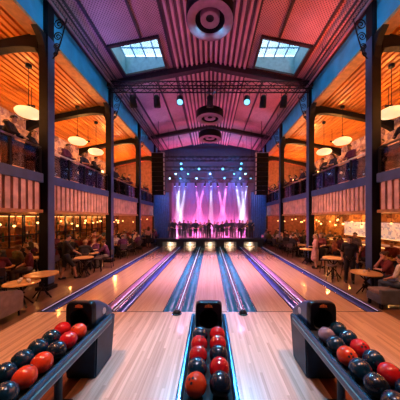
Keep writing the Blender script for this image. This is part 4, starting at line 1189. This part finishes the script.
# ---- downstairs: mullioned back-bar glazing on the left, hung bulbs, counter and lit mural on the right
for i in range(9):
    y0 = 7.6 + i*1.55
    e = empty('back_bar_cabinet', (-XW+.30, y0+.77, 0), 0, 'tall amber-lit back-bar cabinet with dark frame, %s along the left wall' % ON[i], 'cabinet', 'back-bar cabinets')
    w = .74
    bm = NB(); box(bm, -.25, .24, -w, w, 0, .95); obj('base_cupboard', bm, M['darkwood'], e)
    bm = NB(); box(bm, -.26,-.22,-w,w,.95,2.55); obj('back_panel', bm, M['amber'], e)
    bm = NB()
    for yy in (-w,-.02,w-.04): box(bm, .18,.23,yy,yy+.05,.95,2.55)
    box(bm, .18,.23,-w,w,2.5,2.55); box(bm, .18,.23,-w,w,1.50,1.55); obj('frame', bm, M['black'], e)
    for z in (1.25,1.5,1.95): bm = NB(); box(bm, -.22,.17,-w,w,z,z+.025); obj('shelf', bm, M['soffit'], e)
    bm = NB(); box(bm, -.2,-.17,-w+.05,w-.05,2.46,2.49); obj('light_strip', bm, M['barlight'], e)
bo = None
bcol = [mat('bottle_%s' % n, c, .12, var=.1, coat=.5) for n, c in (('amber',(.35,.12,.02)),('green',(.03,.12,.04)),('clear',(.5,.45,.4)))]
for i in range(5):
    y0 = 7.6 + i*1.55 + .77
    for z, zn in ((1.275,'lower'),(1.525,'middle'),(1.975,'upper')):
        for j in range(6):
            y = y0 - .58 + j*.225
            lab = 'liquor bottle on the %s shelf of the %s back-bar cabinet' % (zn, ON[i])
            if bo is None:
                bm = NB(); lathe(bm, [(0,0),(.034,0),(.036,.02),(.036,.13),(.014,.175),(.013,.21),(.016,.215),(.016,.225),(0,.225)], n=12); smooth(bm)
                me = bpy.data.meshes.new('liquor_bottle'); bm.to_mesh(me); bm.free(); me.materials.append(bcol[0]); bo = me
            o = link('liquor_bottle', bo); setm(o, bcol[rnd.randrange(3)]); o.location = (-XW+.30+rnd.uniform(-.08,.06), y, z)
            tag(o, lab, 'bottle', '%s-shelf bottles, %s cabinet' % (zn, ON[i]))
hb = None; k = 0
for s, n in ((-1,'left'),(1,'right')):
    for i in range(26):
        y = 7.0 + (i//2)*1.08 + rnd.uniform(-.25,.25); x = (6.4, 8.6)[i % 2] + rnd.uniform(-.5,.6); z = rnd.uniform(2.0, 2.3)
        lab = 'small warm bulb below the %s gallery, %s from the camera, %s row' % (n, ('first','second','third','fourth','fifth','sixth','seventh','eighth','ninth','tenth','eleventh','twelfth','thirteenth')[i//2], ('lane-side','wall-side')[i % 2])
        if hb is None: hb = bulb_proto('hanging_bulb', lab, 'warm bulbs below the galleries', .62, .05); hb.location = (s*x,y,z)
        else: dup(hb, (s*x,y,z), 0, lab, 'warm bulbs below the galleries')
        for c in (): pass
e = empty('lit_mural', (XW-.05, 12.75, 1.18), 0, 'long bright white mural panel with blue scribbles on the right wall behind the bar', 'mural')
bm = NB(); box(bm, -.03, 0, -2.75, 2.75, .03, .95); obj('printed_face', bm, M['screen'], e)
bm = NB(); box(bm, -.06, .02, -2.8, 2.8, -.02, .03); box(bm, -.06,.02,-2.8,2.8,.95,1.0); obj('frame', bm, M['darkwood'], e)
bm = NB(); box(bm, -.07,-.03,-2.75,2.75,.0,.03); obj('light_strip', bm, M['barlight'], e)
e = empty('bar_counter', (8.75,12.3,0), 0, 'long timber bar counter with glowing front edge in front of the bright mural', 'bar counter')
bm = NB(); box(bm, -.28,.28,-2.6,2.6,0,.98); obj('counter_body', bm, M['soffit'], e)
bm = NB(); box(bm, -.36,.34,-2.7,2.7,.98,1.03, bev=.01); obj('counter_top', bm, M['table'], e)
bm = NB(); box(bm, -.31,-.285,-2.55,2.55,.90,.94); obj('light_strip', bm, M['barlight'], e)

# ---- the band
SL = lambda i: 'leftmost' if i == 0 else NUM[i]
BAND = [('stand_m',-3.75,20.2,'navy'),('guitar',-3.35,19.5,'black'),('stand_f',-2.95,20.4,'plum'),('stand_arm',-2.5,20.0,'black'),('stand_m',-2.15,20.6,'navy'),('stand_f',-1.8,19.8,'plum'),('guitar',-1.35,19.3,'navy'),('stand_m',-.95,20.4,'black'),('stand_arm',-.5,19.9,'navy'),
        ('singer',-.1,19.2,'black'),('stand_arm',.45,20.3,'navy'),('stand_m',.75,19.7,'black'),('guitar',1.15,19.4,'black'),('stand_f',1.6,20.2,'navy'),('stand_m',2.0,19.7,'black'),('stand_arm',2.35,20.5,'plum'),('guitar',2.75,19.5,'plum'),('stand_m',3.15,20.2,'black'),('singer',3.5,19.6,'navy'),('stand_m',3.95,20.2,'black')]
for i, (v, x, y, t) in enumerate(BAND):
    person(v, (x,y,SZ), PI + rnd.uniform(-.4,.4), t, 'black', 'dark', rnd.randrange(3), 'performer in %s on stage, %s of the twenty from the left' % (t, SL(i)), 'performers on the stage', rnd.uniform(.98,1.12))
def guitar():
    e = empty('electric_guitar', (0,0,0), 0, 'x', 'guitar', 'guitars on the stage')
    bm = NB(); prism(bm, [(-.20,-.10),(-.10,-.16),(.02,-.10),(.12,-.13),(.17,-.03),(.10,.0),(.14,.10),(.02,.09),(-.10,.15),(-.20,.08)], 'y', -.02, .02); bmesh.ops.bevel(bm, geom=list(bm.edges), offset=.008, segments=1, affect='EDGES'); obj('guitar_body', bm, M['tealball'], e)
    bm = NB(); box(bm, .1,.66,.018,.036,-.022,.022); obj('neck', bm, M['table'], e)
    bm = NB(); box(bm, .64,.80,.012,.034,-.03,.05); obj('headstock', bm, M['table'], e)
    return e
gt = None
for i, (v, x, y, t) in enumerate(BAND):
    if v != 'guitar': continue
    lab = 'electric guitar held by the %s performer in %s' % (SL(i), t)
    if gt is None: gt = guitar(); g_ = gt; g_['label'] = lab
    else: g_ = dup(gt, (0,0,0), 0, lab)
    g_.location = (x, y-.22, SZ+1.07); g_.rotation_euler = (0, -.35, 0)
for i, (x, y) in enumerate(((-.1,18.85),(3.5,19.25))):
    e = empty('microphone_stand', (x,y,SZ), 0, 'microphone on a thin stand in front of the %s singer' % ('central','right-hand')[i], 'microphone', 'microphone stands')
    bm = NB(); lathe(bm, [(0,.02),(.13,.02),(.13,0),(0,0)], n=20); obj('base', bm, M['black'], e)
    bm = NB(); tube(bm, [(0,0,.02),(0,0,1.4)], .012, 6); obj('pole', bm, M['rail'], e)
    bm = NB(); tube(bm, [(0,-.02,1.40),(0,.13,1.45)], [.016,.028], 8); obj('microphone_head', bm, M['darkmetal'], e)
for i, (x, w, h) in enumerate(((-3.9,.7,1.0),(-2.7,.6,.8),(-.62,.62,1.25),(.95,.6,1.05),(2.45,.6,.85),(3.95,.6,1.0))):
    e = empty('guitar_amplifier', (x,21.5,SZ), 0, 'black stage amplifier cabinet behind the band, %s from the left' % ON[i].replace('nearest','first'), 'amplifier', 'stage amplifiers')
    bm = NB(); box(bm, -w/2,w/2,-.2,.2,.02,h, bev=.02); obj('cabinet', bm, M['black'], e)
    bm = NB(); box(bm, -w/2+.05,w/2-.05,-.21,-.2,.08,h-.18); obj('grille', bm, M['darkmetal'], e)
    bm = NB(); box(bm, -w/2+.05,w/2-.05,-.208,-.2,h-.14,h-.06); obj('control_panel', bm, M['rail'], e)
e = empty('drum_kit', (.1,21.4,SZ), 0, 'drum kit at the centre rear of the stage', 'drum kit')
for nm, c, r, h, ax in (('bass_drum',(0,-.3,.30),.28,.36,'y'),('tom_drum',(-.2,-.2,.66),.15,.2,'z'),('tom_drum',(.18,-.2,.66),.15,.2,'z'),('floor_tom',(.48,.1,.2),.2,.36,'z'),('snare_drum',(-.45,.05,.52),.17,.13,'z')):
    bm = NB(); lathe(bm, [(0,0),(r,0),(r,h),(0,h)], c, 24, axis=ax); obj(nm, bm, M['tealball'] if nm != 'snare_drum' else M['chrome'], e)
for x, y, z in ((-.65,-.25,1.1),(.6,-.25,1.15),(-.75,.1,.85)):
    bm = NB(); lathe(bm, [(0,.02),(.2,0),(.2,-.004),(0,.015)], (x,y,z), 24); o = obj('cymbal', bm, M['table'], e)
    bm = NB(); tube(bm, [(x,y,0),(x,y,z+.02)], .01, 6); obj('cymbal_stand', bm, M['rail'], o)
# ================================================================== LIGHTS
WARM = (1,.34,.06)
for s in (-1, 1):
    for y in (3.0, 6.0, 9.3, 12.8, 16.0, 19.2):
        light('gallery_uplight', 'POINT', (s*7.6, y, 6.9), 150 if y < 15 else 230, WARM, shadow_soft_size=.15)
        light('gallery_downlight', 'POINT', (s*7.6, y, 6.1), 30 if y < 15 else 80, (1,.50,.28), shadow_soft_size=.2)
    for y in (4.5, 7.6, 10.4, 13.4, 16.6, 19.6):
        light('soffit_lamp', 'POINT', (s*7.5, y, 2.35), 24 if y < 12 else 46, (1,.36,.09), shadow_soft_size=.08)
        light('wall_bar_lamp', 'POINT', (s*9.3, y+.6, 2.3), 26 if y < 12 else 44, (1,.42,.11), shadow_soft_size=.06)
# coloured washes on the roof from added, unseen lamps along the hall
for y in (5.0, 8.5, 12.5, 15.4):
    light('roof_wash_violet', 'SPOT', (-5.0, y, 7.6), 260 if y < 12 else 150, (.24,.17,1), (-2.6, y+.6, 10.3), spot_size=math.radians(120), spot_blend=1, shadow_soft_size=.2)
    light('roof_wash_red', 'SPOT', (5.0, y, 7.6), 620 if y < 12 else 300 if y < 14 else 120, (1,.09,.015), (4.0, y+.4, 10.3), spot_size=math.radians(104), spot_blend=1, shadow_soft_size=.2)
for y in (6.0, 10.0, 14.0):
    light('roof_wash_magenta', 'SPOT', (-.4, y, 7.2), 60 if y < 13 else 25, (1,.08,.50), (-.2, y+.5, 10.8), spot_size=math.radians(130), spot_blend=1, shadow_soft_size=.2)
# cool light on the beams and columns
for s in (-1, 1):
    for y in (5.5, 8.5, 12.0, 16.0):
        light('beam_wash_cyan', 'SPOT', (-s*.5, y-.8, 8.9), 760, (.14,.62,1), (s*5.5, y, 9.0), spot_size=math.radians(48), spot_blend=1, shadow_soft_size=.15)
    for y in (7.5, 11.0, 14.2):
        light('fascia_wash_pink', 'SPOT', (s*(1.2 if y < 14 else 2.8), y-1.0-(1.5 if y > 14 else 0), 8.6), 1000, (1,.42,.42), (s*5.5, y, 3.2), spot_size=math.radians(50 if y < 14 else 34), spot_blend=1, shadow_soft_size=.15)
# lanes and approach
for x, c in ((-3.6,(1,.40,.17)),(0,(.88,.80,1)),(3.6,(1,.38,.15))):
    light('approach_fill', 'SPOT', (x*.9, 2.2, 8.0), 1600 if x == 0 else 2500, c, (x, 3.7, 0), spot_size=math.radians(48 if x == 0 else 58), spot_blend=1, shadow_soft_size=.3)  # added fill spot above the frame, lights the approach
for x, c in ((-3.3,(1,.42,.22)),(-1.0,(1,.60,.85)),(1.0,(.95,.62,1)),(3.3,(1,.40,.18))):
    light('lane_fill', 'SPOT', (x, 9.0, 8.6), 2900, c, (x, 10.0, 0), spot_size=math.radians(56), spot_blend=1, shadow_soft_size=.4)  # added fill spot without a fixture, brightens the lanes
for x in (-1.56, 1.92):
    light('truss_spot_cyan', 'SPOT', (x*.97, 10.6, 8.3), 3200, (.15,.55,1), (x*.15, 3.0, .5), spot_size=math.radians(34), spot_blend=1, shadow_soft_size=.12)
for x, tx, c, p in ((-2.5,-2.4,(1,.30,.62),2600),(-.95,-.9,(.50,.50,1),2600),(.25,0,(1,.45,.80),2600),(1.1,1.0,(.50,.50,1),2600),(2.65,2.4,(1,.30,.66),2600)):
    light('stage_spot_on_lanes', 'SPOT', (x, 17.7, 6.9), p, c, (tx, 11.5, 0), spot_size=math.radians(46), spot_blend=1, shadow_soft_size=.35)
# pin lights
for k in range(5):
    light('pin_lamp', 'AREA', ((k-2)*LS, LY1+.12, .39), 17, (1,.80,.55), ((k-2)*LS, LY1+.5, 0), size=.7)
# stage washes
for x in (-3.2,-1.6,0,1.6,3.2):
    light('cyc_wash_pink', 'AREA', (x, 21.9, SZ+.1), 650, (1,.12,.36), (x, 22.55, 2.0), size=.5)
for x in (-3.3,-1.15,.7,2.9):
    light('floor_fill_pink', 'POINT', (x, 20.9, SZ+.35), 190, (1,.18,.40), shadow_soft_size=.15)  # added pink fill among the performers, lights them and the haze
for x in (-2.8,0,2.8):
    light('cyc_wash_blue', 'SPOT', (x, 20.6, 7.4), 1700, (.03,.26,1), (x, 22.5, 4.4), spot_size=math.radians(80), spot_blend=1)
for s in (-1,1):
    light('drape_wash_blue', 'SPOT', (s*3.9, 18.4, 6.6), 700, (.08,.35,1), (s*4.7, 20.3, 2.8), spot_size=math.radians(55), spot_blend=1)
    light('truss_wash_blue', 'SPOT', (s*2.5, 17.6, 5.0), 1900, (.04,.36,1), (s*1.5, 20.5, 8.2), spot_size=math.radians(90), spot_blend=1)
    light('front_wash_violet', 'SPOT', (s*2.6, 17.9, 6.9), 700, (.20,.42,1), (s*1.5, 19.8, 1.0), spot_size=math.radians(55), spot_blend=1)

w = bpy.data.worlds.new('overcast_sky'); SC.world = w; w.use_nodes = True
nt = w.node_tree; bg = nt.nodes['Background']
tc = N(nt, 'ShaderNodeTexCoord'); nz = N(nt, 'ShaderNodeTexNoise'); nz.inputs['Scale'].default_value = 5; nz.inputs['Detail'].default_value = 5
nt.links.new(tc.outputs['Generated'], nz.inputs['Vector'])
nt.links.new(ramp(nt, nz.outputs['Fac'], [(.35, (.35,.62,.85)), (.6, (.95,.97,1))]), bg.inputs['Color'])
bg.inputs['Strength'].default_value = 6.0

cam = bpy.data.cameras.new('camera'); co = bpy.data.objects.new('camera', cam); COL.objects.link(co)
cam.sensor_width = 36; cam.lens = 18.9; cam.shift_x = -10/400; cam.shift_y = 18/400
cam.clip_start = .05; cam.clip_end = 200
co.location = (0, 0, 2.39); co.rotation_euler = (PI/2, 0, 0)
SC.camera = co
SC.view_settings.view_transform = 'Standard'; SC.view_settings.look = 'None'; SC.view_settings.gamma = 1; SC.view_settings.use_curve_mapping = False
SC.view_settings.exposure = 0
SC.cycles.use_denoising = True
SC.cycles.max_bounces = 6; SC.cycles.diffuse_bounces = 3; SC.cycles.glossy_bounces = 3; SC.cycles.transmission_bounces = 3; SC.cycles.transparent_max_bounces = 12; SC.cycles.volume_bounces = 0
SC.cycles.sample_clamp_indirect = 4
SC.cycles.caustics_reflective = False; SC.cycles.caustics_refractive = False
